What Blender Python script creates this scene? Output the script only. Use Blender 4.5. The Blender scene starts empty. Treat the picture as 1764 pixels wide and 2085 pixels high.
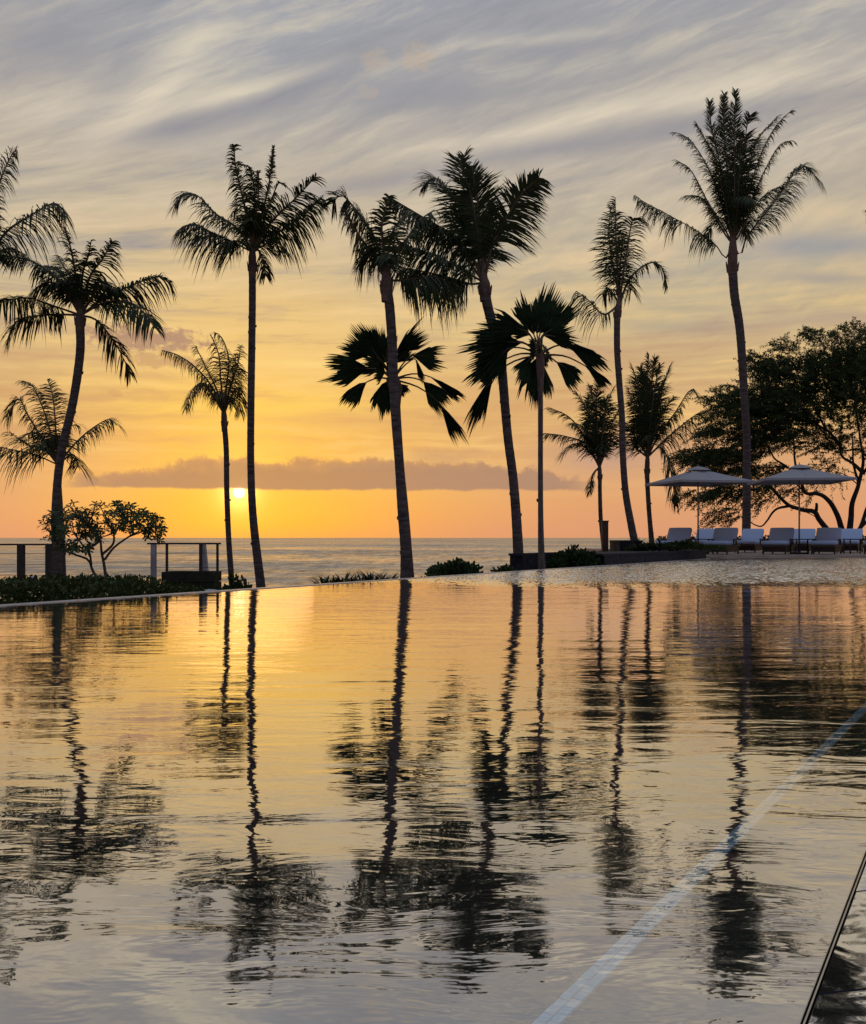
import bpy, math, random
import numpy as np
from mathutils import Vector, noise as mnoise

rnd = random.Random(11)
PI = math.pi
SC = bpy.context.scene
COL = SC.collection
UP = Vector((0, 0, 1))

# ------------------------------------------------------------------ camera data
F, CX, HY, CH = 1900.0, 882.0, 1095.0, 0.6      # focal, centre, horizon (survey units), eye height


def at(px, py, d):
    """point at distance d seen in survey direction (px, py)"""
    return Vector(((px - CX) / F * d, d, CH + (HY - py) / F * d))


# ------------------------------------------------------------------ mesh helpers
class MB:
    def __init__(self):
        self.v, self.f, self.mi = [], [], []

    def add(self, vs, fs, mi=0):
        b = len(self.v)
        self.v.extend([tuple(p) for p in vs])
        self.f.extend([tuple(b + i for i in q) for q in fs])
        self.mi.extend([mi] * len(fs))

    def box(self, c, s, rz=0.0, mi=0, tilt=None):
        cx, cy, cz = c
        hx, hy, hz = s[0] / 2, s[1] / 2, s[2] / 2
        ca, sa = math.cos(rz), math.sin(rz)
        vs = []
        for z in (-hz, hz):
            for x, y in ((-hx, -hy), (hx, -hy), (hx, hy), (-hx, hy)):
                vs.append((cx + x * ca - y * sa, cy + x * sa + y * ca, cz + z))
        self.add(vs, [(3, 2, 1, 0), (4, 5, 6, 7), (0, 1, 5, 4), (1, 2, 6, 5), (2, 3, 7, 6), (3, 0, 4, 7)], mi)

    def tube(self, pts, rads, n=8, mi=0, cap=True, squash=1.0):
        pts = [Vector(p) for p in pts]
        rings, m = [], len(pts)
        T0 = (pts[1] - pts[0]).normalized()
        ref = Vector((1, 0, 0)) if abs(T0.x) < .8 else Vector((0, 1, 0))
        for i, p in enumerate(pts):
            a, b = pts[max(0, i - 1)], pts[min(m - 1, i + 1)]
            T = (b - a).normalized()
            X = (ref - T * ref.dot(T)).normalized()
            ref = X
            Y = T.cross(X)
            rings.append([p + (X * math.cos(2 * PI * k / n) + Y * math.sin(2 * PI * k / n) * squash) * rads[i] for k in range(n)])
        vs = [q for r in rings for q in r]
        fs = []
        for i in range(m - 1):
            for k in range(n):
                k2 = (k + 1) % n
                fs.append((i * n + k, i * n + k2, (i + 1) * n + k2, (i + 1) * n + k))
        if cap:
            fs.append(tuple(range(n - 1, -1, -1)))
            fs.append(tuple((m - 1) * n + k for k in range(n)))
        self.add(vs, fs, mi)

    def build(self, name, mat, parent=None, smooth=False):
        me = bpy.data.meshes.new(name)
        me.from_pydata(self.v, [], self.f)
        mats = mat if isinstance(mat, (list, tuple)) else [mat]
        for m in mats:
            me.materials.append(m)
        if len(mats) > 1:
            me.polygons.foreach_set('material_index', self.mi)
        if smooth:
            me.polygons.foreach_set('use_smooth', [True] * len(self.f))
        me.update()
        o = bpy.data.objects.new(name, me)
        COL.objects.link(o)
        if parent:
            o.parent = parent
            o.matrix_parent_inverse = parent.matrix_world.inverted() if False else o.matrix_parent_inverse
        return o


def tag(o, label=None, cat=None, group=None, kind=None):
    if label: o['label'] = label
    if cat: o['category'] = cat
    if group: o['group'] = group
    if kind: o['kind'] = kind
    return o


def empty(name, loc, label, cat, group=None, rz=0.0):
    o = bpy.data.objects.new(name, None)
    o.empty_display_size = .2
    COL.objects.link(o)
    o.location = loc
    o.rotation_euler = (0, 0, rz)
    return tag(o, label, cat, group)


def under(mb, root_loc):
    """shift world-built verts so they can hang under an unrotated root at root_loc"""
    x, y, z = root_loc
    mb.v = [(a - x, b - y, c - z) for a, b, c in mb.v]
    return mb


def catmull(P, n):
    P = [Vector(p) for p in P]
    if len(P) == 2:
        return [P[0].lerp(P[1], i / n) for i in range(n + 1)]
    Q = [P[0] * 2 - P[1]] + P + [P[-1] * 2 - P[-2]]
    L = [0.0]
    for a, b in zip(P, P[1:]):
        L.append(L[-1] + (b - a).length)
    out = []
    for i in range(n + 1):
        s = L[-1] * i / n
        k = 0
        while k < len(P) - 2 and s > L[k + 1]:
            k += 1
        t = (s - L[k]) / max(1e-6, L[k + 1] - L[k])
        p0, p1, p2, p3 = Q[k], Q[k + 1], Q[k + 2], Q[k + 3]
        out.append(.5 * ((2 * p1) + (p2 - p0) * t + (2 * p0 - 5 * p1 + 4 * p2 - p3) * t * t + (3 * p1 - p0 - 3 * p2 + p3) * t ** 3))
    return out


# ------------------------------------------------------------------ materials
def srgb(r, g, b):
    f = lambda c: (c / 255) / 12.92 if c / 255 <= .04045 else ((c / 255 + .055) / 1.055) ** 2.4
    return (f(r), f(g), f(b), 1)


def newmat(name):
    m = bpy.data.materials.new(name)
    m.use_nodes = True
    nt = m.node_tree
    nt.nodes.clear()
    out = nt.nodes.new('ShaderNodeOutputMaterial')
    return m, nt, out


def simple(name, c1, c2=None, scale=8.0, rough=.7, spec=.3, bump=0.0, stretch=(1, 1, 1), metal=0.0, bscale=None):
    m, nt, out = newmat(name)
    p = nt.nodes.new('ShaderNodeBsdfPrincipled')
    p.inputs['Roughness'].default_value = rough
    p.inputs['Specular IOR Level'].default_value = spec
    p.inputs['Metallic'].default_value = metal
    nt.links.new(p.outputs[0], out.inputs[0])
    tc = nt.nodes.new('ShaderNodeTexCoord')
    mp = nt.nodes.new('ShaderNodeMapping')
    mp.inputs['Scale'].default_value = stretch
    nt.links.new(tc.outputs['Object'], mp.inputs[0])
    no = nt.nodes.new('ShaderNodeTexNoise')
    no.inputs['Scale'].default_value = scale
    no.inputs['Detail'].default_value = 6
    nt.links.new(mp.outputs[0], no.inputs['Vector'])
    rp = nt.nodes.new('ShaderNodeValToRGB')
    rp.color_ramp.elements[0].position = .32
    rp.color_ramp.elements[1].position = .68
    rp.color_ramp.elements[0].color = (*c1, 1)
    rp.color_ramp.elements[1].color = (*(c2 or c1), 1)
    nt.links.new(no.outputs[0], rp.inputs[0])
    nt.links.new(rp.outputs[0], p.inputs['Base Color'])
    if bump:
        b = nt.nodes.new('ShaderNodeBump')
        b.inputs['Distance'].default_value = bump
        b.inputs['Strength'].default_value = 1
        nt.links.new(no.outputs[0], b.inputs['Height'])
        nt.links.new(b.outputs[0], p.inputs['Normal'])
    return m


def leafmat(name, c1, c2, trans=.25, rough=.5, scale=3.0):
    m = simple(name, c1, c2, scale=scale, rough=rough, spec=.08)
    nt = m.node_tree
    p = [n for n in nt.nodes if n.type == 'BSDF_PRINCIPLED'][0]
    out = [n for n in nt.nodes if n.type == 'OUTPUT_MATERIAL'][0]
    tr = nt.nodes.new('ShaderNodeBsdfTranslucent')
    rp = [n for n in nt.nodes if n.type == 'VALTORGB'][0]
    nt.links.new(rp.outputs[0], tr.inputs[0])
    mx = nt.nodes.new('ShaderNodeMixShader')
    mx.inputs[0].default_value = trans
    nt.links.new(p.outputs[0], mx.inputs[1])
    nt.links.new(tr.outputs[0], mx.inputs[2])
    nt.links.new(mx.outputs[0], out.inputs[0])
    return m


M_frond = leafmat('coconut_frond', (.022, .030, .012), (.045, .055, .020))
M_frond_dry = leafmat('dry_coconut_frond', (.055, .042, .018), (.09, .07, .03))
M_fan = leafmat('fan_frond', (.014, .026, .014), (.028, .046, .020), trans=.2)
M_rachis = simple('frond_rib', (.05, .035, .02), (.09, .06, .03), scale=6)
M_bark = simple('palm_bark', (.040, .031, .029), (.105, .083, .078), scale=5, stretch=(1, 1, 5), rough=.9, spec=.1, bump=.02)
M_bark_fan = simple('fan_palm_bark', (.05, .04, .038), (.11, .09, .085), scale=9, stretch=(3, 3, .6), rough=.9, spec=.1, bump=.01)
M_fibre = simple('palm_boot', (.09, .06, .045), (.15, .10, .08), scale=14, rough=.95, spec=.05, bump=.02)
M_treebark = simple('tree_bark', (.018, .014, .013), (.04, .032, .030), scale=12, stretch=(1, 1, .4), rough=.9, spec=.1, bump=.02)
M_treeleaf = leafmat('feathery_leaf', (.016, .028, .008), (.045, .068, .016), trans=.25)
M_plumleaf = leafmat('plumeria_leaf', (.030, .045, .018), (.06, .085, .03), trans=.25)
M_plumbark = simple('plumeria_bark', (.05, .042, .04), (.10, .085, .08), scale=20, rough=.85, bump=.005)
M_bush = leafmat('bush_leaf', (.018, .034, .012), (.045, .075, .028), trans=.2)
M_strap = leafmat('strap_leaf', (.014, .022, .012), (.035, .05, .025), trans=.2)
M_cover = leafmat('cover_leaf', (.018, .030, .008), (.045, .06, .018), trans=.2)
M_soil = simple('soil', (.02, .016, .011), (.045, .036, .026), scale=5, rough=.95, spec=.1, bump=.03)
M_canvas = simple('parasol_canvas', (.25, .235, .25), (.285, .27, .28), scale=40, rough=.9, spec=.1)
M_pole = simple('parasol_pole', (.16, .13, .11), (.22, .18, .15), scale=30, rough=.5)
M_cushion = simple('cushion_fabric', (.29, .36, .50), (.33, .40, .55), scale=60, rough=.95, spec=.1, bump=.001)
M_sling = simple('sling_fabric', (.26, .27, .33), (.30, .31, .37), scale=90, rough=.95, spec=.05)
M_teak = simple('teak_frame', (.03, .018, .012), (.06, .034, .022), scale=14, stretch=(1, 6, 6), rough=.6)
M_darkmetal = simple('dark_metal', (.03, .026, .026), (.05, .043, .043), scale=20, rough=.5, spec=.4)
M_rail = simple('rail_wood', (.02, .015, .012), (.042, .032, .025), scale=18, stretch=(1, 1, 5), rough=.7)
M_conc = simple('pale_concrete', (.20, .18, .19), (.30, .27, .28), scale=9, rough=.85, bump=.004)
M_basalt = simple('basalt', (.009, .010, .015), (.022, .024, .032), scale=7, rough=.75, spec=.12, bump=.01)
M_deck = simple('deck_stone', (.26, .19, .15), (.36, .27, .215), scale=3, rough=.7, bump=.003)
M_lawn = simple('lawn', (.02, .03, .01), (.04, .055, .02), scale=12, rough=.9, spec=.1, bump=.03)
M_rim = simple('pale_rim', (.30, .26, .25), (.42, .37, .35), scale=12, rough=.35, spec=.5)
M_rock = simple('pale_rock', (.20, .21, .24), (.30, .31, .34), scale=6, rough=.8, bump=.02)
M_metal = simple('steel_channel', (.35, .33, .31), (.5, .47, .44), scale=25, rough=.2, metal=1.0)

# ================================================================== SKY
world = bpy.data.worlds.new("World")
SC.world = world
world.use_nodes = True
wn = world.node_tree
wn.nodes.clear()
WL = wn.links


def val(x):
    return x


def mth(op, *a, clamp=False):
    n = wn.nodes.new('ShaderNodeMath')
    n.operation = op
    n.use_clamp = clamp
    for i, s in enumerate(a):
        if isinstance(s, (int, float)):
            n.inputs[i].default_value = s
        else:
            WL.new(s, n.inputs[i])
    return n.outputs[0]


def add(a, b): return mth('ADD', a, b)
def sub(a, b): return mth('SUBTRACT', a, b)
def mul(a, b): return mth('MULTIPLY', a, b)
def gauss(x, w):                                  # exp(-(x/w)^2)
    t = mul(x, 1.0 / w)
    return mth('POWER', 2.71828, mul(mul(t, t), -1.0))


def smooth(x, a, b):
    n = wn.nodes.new('ShaderNodeMapRange')
    n.interpolation_type = 'SMOOTHSTEP'
    WL.new(x, n.inputs[0])
    n.inputs[1].default_value, n.inputs[2].default_value = a, b
    n.inputs[3].default_value, n.inputs[4].default_value = 0, 1
    return n.outputs[0]


def lin(x, a, b, c=0.0, d=1.0):
    n = wn.nodes.new('ShaderNodeMapRange')
    WL.new(x, n.inputs[0])
    for i, v in enumerate((a, b, c, d)):
        n.inputs[i + 1].default_value = v
    return n.outputs[0]


def comb(x, y, z=0.0):
    n = wn.nodes.new('ShaderNodeCombineXYZ')
    for i, s in enumerate((x, y, z)):
        if isinstance(s, (int, float)): n.inputs[i].default_value = s
        else: WL.new(s, n.inputs[i])
    return n.outputs[0]


def wnoise(vec, scale=1.0, detail=5, rough=.5, dist=0.0):
    n = wn.nodes.new('ShaderNodeTexNoise')
    n.inputs['Scale'].default_value = scale
    n.inputs['Detail'].default_value = detail
    n.inputs['Roughness'].default_value = rough
    n.inputs['Distortion'].default_value = dist
    WL.new(vec, n.inputs['Vector'])
    return n.outputs[0]


def ramp(x, stops):
    n = wn.nodes.new('ShaderNodeValToRGB')
    e = n.color_ramp.elements
    while len(e) < len(stops):
        e.new(.5)
    for el_, (p, c) in zip(e, stops):
        el_.position = p
    for el_, (p, c) in zip(e, stops):
        el_.color = c
    WL.new(x, n.inputs[0])
    return n.outputs[0]


def mixc(f, a, b):
    n = wn.nodes.new('ShaderNodeMix')
    n.data_type = 'RGBA'
    if isinstance(f, (int, float)): n.inputs[0].default_value = f
    else: WL.new(f, n.inputs[0])
    for i, s in ((6, a), (7, b)):
        if isinstance(s, tuple): n.inputs[i].default_value = s
        else: WL.new(s, n.inputs[i])
    return n.outputs[2]


def addc(a, b, f):
    n = wn.nodes.new('ShaderNodeMix')
    n.data_type = 'RGBA'
    n.blend_type = 'ADD'
    if isinstance(f, (int, float)): n.inputs[0].default_value = f
    else: WL.new(f, n.inputs[0])
    n.clamp_factor = False
    for i, s in ((6, a), (7, b)):
        if isinstance(s, tuple): n.inputs[i].default_value = s
        else: WL.new(s, n.inputs[i])
    return n.outputs[2]


def AE(px, py):                                    # survey direction -> azimuth, elevation in degrees
    az = math.atan((px - CX) / F)
    return math.degrees(az), math.degrees(math.atan((HY - py) / F * math.cos(az)))


tcw = wn.nodes.new('ShaderNodeTexCoord')
sep = wn.nodes.new('ShaderNodeSeparateXYZ')
WL.new(tcw.outputs['Generated'], sep.inputs[0])
dx, dy, dz = sep.outputs
DEG = 180 / PI
az = mul(mth('ARCTAN2', dx, dy), DEG)
el = mul(mth('ARCSINE', mth('MINIMUM', mth('MAXIMUM', dz, -1.0), 1.0)), DEG)
SUN_AZ, SUN_EL = AE(487, 1002)

E = lambda y: max(0.0, min(1.0, math.degrees(math.atan((HY - y) / F)) / 40.0))
sunside = [(E(1095), srgb(242, 168, 84)), (E(1060), srgb(249, 180, 68)), (E(1000), srgb(253, 196, 74)), (E(900), srgb(250, 196, 88)),
           (E(830), srgb(250, 206, 100)), (E(740), srgb(243, 205, 122)), (E(640), srgb(230, 200, 134)), (E(540), srgb(215, 195, 150)),
           (E(430), srgb(200, 190, 164)), (E(300), srgb(186, 180, 170)), (E(150), srgb(170, 170, 173)), (E(0), srgb(163, 166, 175))]
farside = [(E(1095), srgb(216, 158, 122)), (E(1030), srgb(220, 164, 120)), (E(960), srgb(220, 172, 126)), (E(860), srgb(212, 172, 122)),
           (E(760), srgb(212, 184, 134)), (E(660), srgb(205, 188, 146)), (E(560), srgb(186, 180, 158)), (E(460), srgb(186, 180, 162)),
           (E(360), srgb(186, 179, 166)), (E(240), srgb(182, 175, 168)), (E(100), srgb(171, 169, 169)), (E(0), srgb(162, 163, 170))]
# the upper sky and behind the viewer: evening blue-grey; zenith lifted later as fill
elw = add(el, mul(sub(wnoise(comb(mul(az, .08), mul(el, .25)), 1, 3), .5), 3.0))
en = lin(elw, 0, 40)
dg = sub(az, SUN_AZ)
g = mth('ADD', mul(gauss(dg, 9.5), smooth(mul(dg, -1.0), -.01, .01)), mul(gauss(dg, 13.0), smooth(dg, -.01, .01)))
sky = mixc(g, ramp(en, farside), ramp(en, sunside))

# streaked high cloud: lines climb to the right, more so the higher they stand
k = mul(smooth(el, 10, 22), .27)
k = mul(k, lin(az, -25, 25, 1.3, .8))
e2 = sub(el, mul(az, k))
warp = mul(sub(wnoise(comb(mul(az, .10), mul(e2, .22)), 1.0, 4), .5), 2.2)
e3 = add(e2, warp)
s1 = wnoise(comb(mul(az, .055), mul(e3, .33), 3.1), 1.0, 5, .5, .2)
s2 = wnoise(comb(mul(az, .13), mul(e3, 1.15), 7.7), 1.0, 7, .6, .1)
s3 = wnoise(comb(mul(az, .45), mul(e3, 1.4), 1.3), 1.0, 6, .6, .5)
st = add(add(mul(sub(s1, .5), 2.4), mul(sub(s2, .5), 2.5)), mul(sub(s3, .5), 1.0))
s4 = wnoise(comb(mul(az, .07), mul(add(el, mul(warp, .3)), 1.9), 4.4), 1.0, 6, .6, .2)
st = add(st, mul(mul(sub(s4, .5), 2.2), sub(1.0, smooth(el, 11, 19))))
hi = smooth(el, 1.5, 7)
pos = mth('MINIMUM', mth('MAXIMUM', mul(st, hi), 0.0), 1.0)
neg = mth('MINIMUM', mth('MAXIMUM', mul(mul(st, -1.0), hi), 0.0), 1.0)
cream = mixc(smooth(el, 9, 22), srgb(250, 212, 132), srgb(216, 206, 184))
grey = mixc(smooth(el, 8, 17), srgb(204, 158, 110), srgb(144, 147, 156))
sky = mixc(mul(pos, .95), sky, cream)
sky = mixc(mul(neg, .85), sky, grey)


def band(x0, y0, x1, y1, w, amount, color, tex=True):
    """one long cloud streak between two sky directions"""
    global sky
    a0, e0 = AE(x0, y0)
    a1, e1_ = AE(x1, y1)
    ln = math.hypot(a1 - a0, e1_ - e0)
    c, s = (a1 - a0) / ln, (e1_ - e0) / ln
    u, v = sub(az, (a0 + a1) / 2), sub(el, (e0 + e1_) / 2)
    al = add(mul(u, c), mul(v, s))
    ac = add(sub(mul(v, c), mul(u, s)), mul(warp, .35))
    wd = w / F * DEG
    m = mul(gauss(ac, wd), gauss(al, ln * .62))
    if tex:
        m = mul(m, lin(s2, .3, .65, .45, 1.15))
    sky = mixc(mul(m, amount), sky, color)


DK, LT = srgb(137, 140, 154), srgb(228, 217, 194)
band(240, 282, 480, 225, 26, .85, DK)
band(460, 232, 740, 110, 34, .85, DK)
band(-40, 60, 260, 110, 60, .5, DK)
band(215, 262, 425, 85, 34, .95, LT)
band(360, 222, 640, 142, 14, .75, LT)
band(0, 235, 230, 200, 26, .5, LT)
band(960, 120, 1330, 60, 26, .5, DK)
band(700, 195, 1020, 190, 32, .55, DK)
band(1080, 180, 1420, 110, 22, .4, DK)
band(860, 305, 1350, 205, 22, .8, LT)
band(1330, 210, 1790, 125, 24, .7, LT)
band(960, 325, 1420, 248, 20, .7, DK)
band(560, 398, 900, 345, 17, .6, DK)
band(1400, 250, 1764, 190, 18, .4, DK)
band(940, 90, 1250, 55, 10, .4, LT)
band(1500, 330, 1764, 260, 26, .35, LT)
band(1540, 505, 1800, 495, 24, .85, srgb(146, 154, 165))
band(1560, 562, 1800, 572, 12, .6, srgb(150, 152, 156))
band(1600, 425, 1800, 440, 20, .5, srgb(222, 205, 170))
band(1275, 660, 1500, 668, 13, .55, srgb(160, 158, 148))
band(1290, 622, 1480, 628, 8, .45, srgb(165, 160, 146))
band(1560, 655, 1800, 640, 12, .45, srgb(168, 160, 150))
band(20, 715, 170, 710, 9, .35, srgb(205, 170, 120))
band(530, 620, 760, 612, 9, .3, srgb(215, 180, 120))
band(560, 855, 900, 850, 20, .55, srgb(222, 172, 110))
band(820, 790, 1100, 800, 34, .45, srgb(214, 168, 118))
band(540, 735, 720, 745, 8, .5, srgb(255, 226, 140))
band(380, 830, 760, 822, 20, .6, srgb(255, 216, 100))
band(0, 870, 220, 880, 26, .3, srgb(222, 170, 112))
# glow above the low cloud and round the sun
sa, se = sub(az, SUN_AZ), sub(el, SUN_EL)
r_sun = mth('SQRT', add(mul(sa, sa), mul(se, se)))
wide = mul(gauss(sa, 3.6), gauss(sub(el, 5.5), 3.2))
sky = mixc(mul(wide, .6), sky, srgb(255, 208, 92))
low = mul(gauss(sa, 6.5), gauss(sub(el, 1.6), 1.7))
sky = mixc(mul(low, .6), sky, srgb(255, 194, 58))
# low cloud bank, flat base, lumpy top
n_top = wnoise(comb(mul(az, .55), mul(el, .6), 2.0), 1.0, 7, .62)
n_big = wnoise(comb(mul(az, .16), 0.0, 5.0), 1.0, 2)
a_l, _ = AE(120, 960)
a_r, _ = AE(1240, 960)
tp = ramp(lin(az, a_l, a_r), [(0, (.12,) * 3 + (1,)), (.10, (.55,) * 3 + (1,)), (.22, (.82,) * 3 + (1,)), (.45, (.86,) * 3 + (1,)), (.72, (.84,) * 3 + (1,)),
                              (.8, (.72,) * 3 + (1,)), (.93, (.42,) * 3 + (1,)), (1, (.2,) * 3 + (1,))])
top_el = add(lin(tp, 0, 1, 2.75, 5.25), add(mul(sub(n_top, .5), 2.3), mul(sub(n_big, .5), 1.0)))
bot_el = add(2.88, mul(sub(wnoise(comb(mul(az, .8), mul(el, .2), 9.0), 1, 5), .5), .35))
bm = mul(smooth(sub(top_el, el), -.06, .30), smooth(sub(el, bot_el), -.05, .14))
bm = mul(bm, mul(smooth(az, a_l - 1, a_l + 2), sub(1.0, smooth(az, a_r - 3, a_r + .5))))
bank_c = mixc(g, srgb(172, 140, 122), srgb(172, 132, 98))
bank_c = mixc(lin(s2, .3, .7, 0, .5), bank_c, srgb(164, 132, 114))
bank_c = mixc(mul(gauss(sub(el, top_el), .5), mul(g, .8)), bank_c, srgb(214, 160, 98))
# thin rags over the bank on the right and a pale lavender patch further right
rag = mul(gauss(sub(el, add(5.0, mul(sub(n_top, .5), 1.6))), .35), mul(smooth(az, -3, 0), sub(1.0, smooth(az, 1, 5))))
sky = mixc(mul(rag, .55), sky, srgb(190, 150, 118))
a_p, e_p = AE(1235, 925)
sky = mixc(mul(mul(gauss(sub(az, a_p), 3.2), gauss(sub(el, e_p), 1.1)), .6), sky, srgb(178, 152, 148))
# sun disc
glow = mth('POWER', 2.71828, mul(r_sun, -.95))
sky = addc(sky, (1.0, .60, .12, 1), mul(glow, .7))
sky = addc(sky, (1.0, .72, .28, 1), mul(gauss(r_sun, 1.0), .75))
disc = sub(1.0, smooth(r_sun, .14, .44))
sky = addc(sky, (3.6, 3.0, 2.0, 1), disc)
sky = mixc(mul(bm, .93), sky, bank_c)
# small mid cloud on the left
for (cx_, cy_, rx, ry, am, cc) in ((300, 690, 135, 26, .85, (172, 138, 118)), (340, 735, 90, 16, .6, (190, 150, 112)), (235, 800, 14, 8, .4, (200, 158, 108)),
                                  (762, 122, 30, 18, .3, (206, 180, 150)), (848, 117, 36, 26, .28, (212, 180, 144)), (748, 185, 22, 14, .2, (206, 182, 156))):
    a0, e0 = AE(cx_, cy_)
    ww, hh = rx / F * DEG, ry / F * DEG
    u, v = mul(sub(az, a0), 1 / ww), mul(sub(el, e0), 1 / hh)
    rr = add(add(mul(u, u), mul(v, v)), mul(sub(wnoise(comb(mul(az, 1.3), mul(el, 2.0), cx_ * .01), 1, 6, .65), .5), 4.6))
    sky = mixc(mul(sub(1.0, smooth(rr, .2, 1.15)), am), sky, srgb(*cc))
# behind the viewer the sky turns to a plain blue-grey dusk
back = smooth(mul(dy, -1.0), -.25, .5)
sky = mixc(mul(back, .92), sky, ramp(en, [(0, srgb(150, 142, 165)), (.4, srgb(145, 152, 178)), (1, srgb(120, 135, 168))]))
zen_fill = smooth(el, 40, 80)
sky = mixc(mul(zen_fill, .95), sky, (.74, .94, 1.28, 1))  # unseen zenith brightened beyond dusk, added fill for tile strip and cushions

bg = wn.nodes.new('ShaderNodeBackground')
tint = wn.nodes.new('ShaderNodeMix')
tint.data_type = 'RGBA'
tint.blend_type = 'MULTIPLY'
tint.inputs[0].default_value = 1
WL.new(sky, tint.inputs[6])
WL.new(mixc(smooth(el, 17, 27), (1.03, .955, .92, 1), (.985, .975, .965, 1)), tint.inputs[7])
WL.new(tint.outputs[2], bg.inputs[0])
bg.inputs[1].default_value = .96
nis = wn.nodes.new('ShaderNodeTexSky')
nis.sky_type = 'NISHITA'
nis.sun_disc = False
nis.sun_elevation = math.radians(SUN_EL)
nis.sun_rotation = math.radians(SUN_AZ)
nis.dust_density = 1.0
bg2 = wn.nodes.new('ShaderNodeBackground')
WL.new(nis.outputs[0], bg2.inputs[0])
bg2.inputs[1].default_value = .004
ads = wn.nodes.new('ShaderNodeAddShader')
WL.new(bg.outputs[0], ads.inputs[0])
WL.new(bg2.outputs[0], ads.inputs[1])
wo = wn.nodes.new('ShaderNodeOutputWorld')
WL.new(ads.outputs[0], wo.inputs[0])
world.cycles.sampling_method = 'MANUAL'
world.cycles.sample_map_resolution = 512

sl = bpy.data.lights.new('sun', 'SUN')
sl.energy = .012
sl.angle = math.radians(9)
sl.color = (1, .55, .22)
so = bpy.data.objects.new('sun', sl)
COL.objects.link(so)
sd = Vector((math.sin(math.radians(SUN_AZ)) * math.cos(math.radians(SUN_EL)), math.cos(math.radians(SUN_AZ)) * math.cos(math.radians(SUN_EL)), math.sin(math.radians(SUN_EL))))
so.rotation_euler = sd.to_track_quat('Z', 'Y').to_euler()
sl.specular_factor = .0 if hasattr(sl, 'specular_factor') else 0

# ================================================================== GROUND, SEA, POOL
ED = Vector((.535, .845, 0)).normalized()             # direction of the infinity edge
EP = Vector((-3.78, 8.14, 0))
EN = Vector((-ED.y, ED.x, 0))                        # outward, away from the pool


def edge(s, p=0.0, z=0.0):
    q = EP + ED * s + EN * p
    return Vector((q.x, q.y, z))


def water_nodes(name, gl_lo, gl_hi, tint, body):
    m, nt, out = newmat(name)
    return m, nt, out


def nmath(nt, op, a, b=None, c=None, clamp=False):
    n = nt.nodes.new('ShaderNodeMath')
    n.operation = op
    n.use_clamp = clamp
    for i, s in enumerate((a, b, c)):
        if s is None: continue
        if isinstance(s, (int, float)): n.inputs[i].default_value = s
        else: nt.links.new(s, n.inputs[i])
    return n.outputs[0]


def nnoise(nt, vec, scale, detail=4, rough=.5, dist=0.0, st=(1, 1, 1), rot=0.0, loc=(0, 0, 0)):
    mp = nt.nodes.new('ShaderNodeMapping')
    mp.inputs['Scale'].default_value = st
    mp.inputs['Rotation'].default_value = (0, 0, rot)
    mp.inputs['Location'].default_value = loc
    nt.links.new(vec, mp.inputs[0])
    n = nt.nodes.new('ShaderNodeTexNoise')
    n.inputs['Scale'].default_value = scale
    n.inputs['Detail'].default_value = detail
    n.inputs['Roughness'].default_value = rough
    n.inputs['Distortion'].default_value = dist
    nt.links.new(mp.outputs[0], n.inputs['Vector'])
    return n.outputs[0]


# pool water
m, nt, out = newmat('pool_water')
M_pool = m
tc = nt.nodes.new('ShaderNodeTexCoord')
P = tc.outputs['Object']
sp = nt.nodes.new('ShaderNodeSeparateXYZ')
nt.links.new(P, sp.inputs[0])
X_, Y_ = sp.outputs[0], sp.outputs[1]
# heights in metres
h1 = nmath(nt, 'MULTIPLY', nnoise(nt, P, 1.6, 3, .5, .3, (.45, 1.5, 1), .12), .0085)
h2 = nmath(nt, 'MULTIPLY', nnoise(nt, P, 5.0, 4, .55, .5, (.5, 1.35, 1), -.1), .0036)
h3 = nmath(nt, 'MULTIPLY', nnoise(nt, P, 17.0, 3, .5, .2, (.55, 1.2, 1), .05), .0004)
calm = nmath(nt, 'ADD', nmath(nt, 'MULTIPLY', nnoise(nt, P, .35, 2, .5, 0, (.6, 1, 1)), 1.5), .0, clamp=True)
h = nmath(nt, 'MULTIPLY', nmath(nt, 'ADD', nmath(nt, 'ADD', h1, h2), h3), nmath(nt, 'MAXIMUM', calm, .35))
# wind-ruffled far band
mr = nt.nodes.new('ShaderNodeMapRange')
mr.interpolation_type = 'SMOOTHSTEP'
nz = nnoise(nt, P, 1.6, 5, .7, 0, (1, .6, 1))
nt.links.new(nmath(nt, 'ADD', nmath(nt, 'ADD', Y_, nmath(nt, 'MULTIPLY', nmath(nt, 'MAXIMUM', nmath(nt, 'SUBTRACT', 1.0, X_), 0.0), -.9)), nmath(nt, 'MULTIPLY', nmath(nt, 'SUBTRACT', nz, .25), 4.0)), mr.inputs[0])
mr.inputs[1].default_value, mr.inputs[2].default_value = 11.4, 15.2
BANDF = mr.outputs[0]
bp = nt.nodes.new('ShaderNodeBump')
bp.inputs['Distance'].default_value = 1.0
nt.links.new(h, bp.inputs['Height'])
gl = nt.nodes.new('ShaderNodeBsdfGlossy')
gl.inputs['Roughness'].default_value = .015
gl.inputs['Color'].default_value = (.96, .93, .89, 1)
PP, BPN, PGL = P, bp.outputs[0], gl
trn = nt.nodes.new('ShaderNodeBsdfTransparent')
trn.inputs[0].default_value = (.9, .97, 1, 1)
lw = nt.nodes.new('ShaderNodeLayerWeight')
lw.inputs[0].default_value = .5
fac = nmath(nt, 'ADD', nmath(nt, 'MULTIPLY', lw.outputs['Facing'], .80), .16, clamp=True)
mx = nt.nodes.new('ShaderNodeMixShader')
nt.links.new(fac, mx.inputs[0])
nt.links.new(trn.outputs[0], mx.inputs[1])
nt.links.new(gl.outputs[0], mx.inputs[2])
nt.links.new(mx.outputs[0], out.inputs[0])

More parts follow.
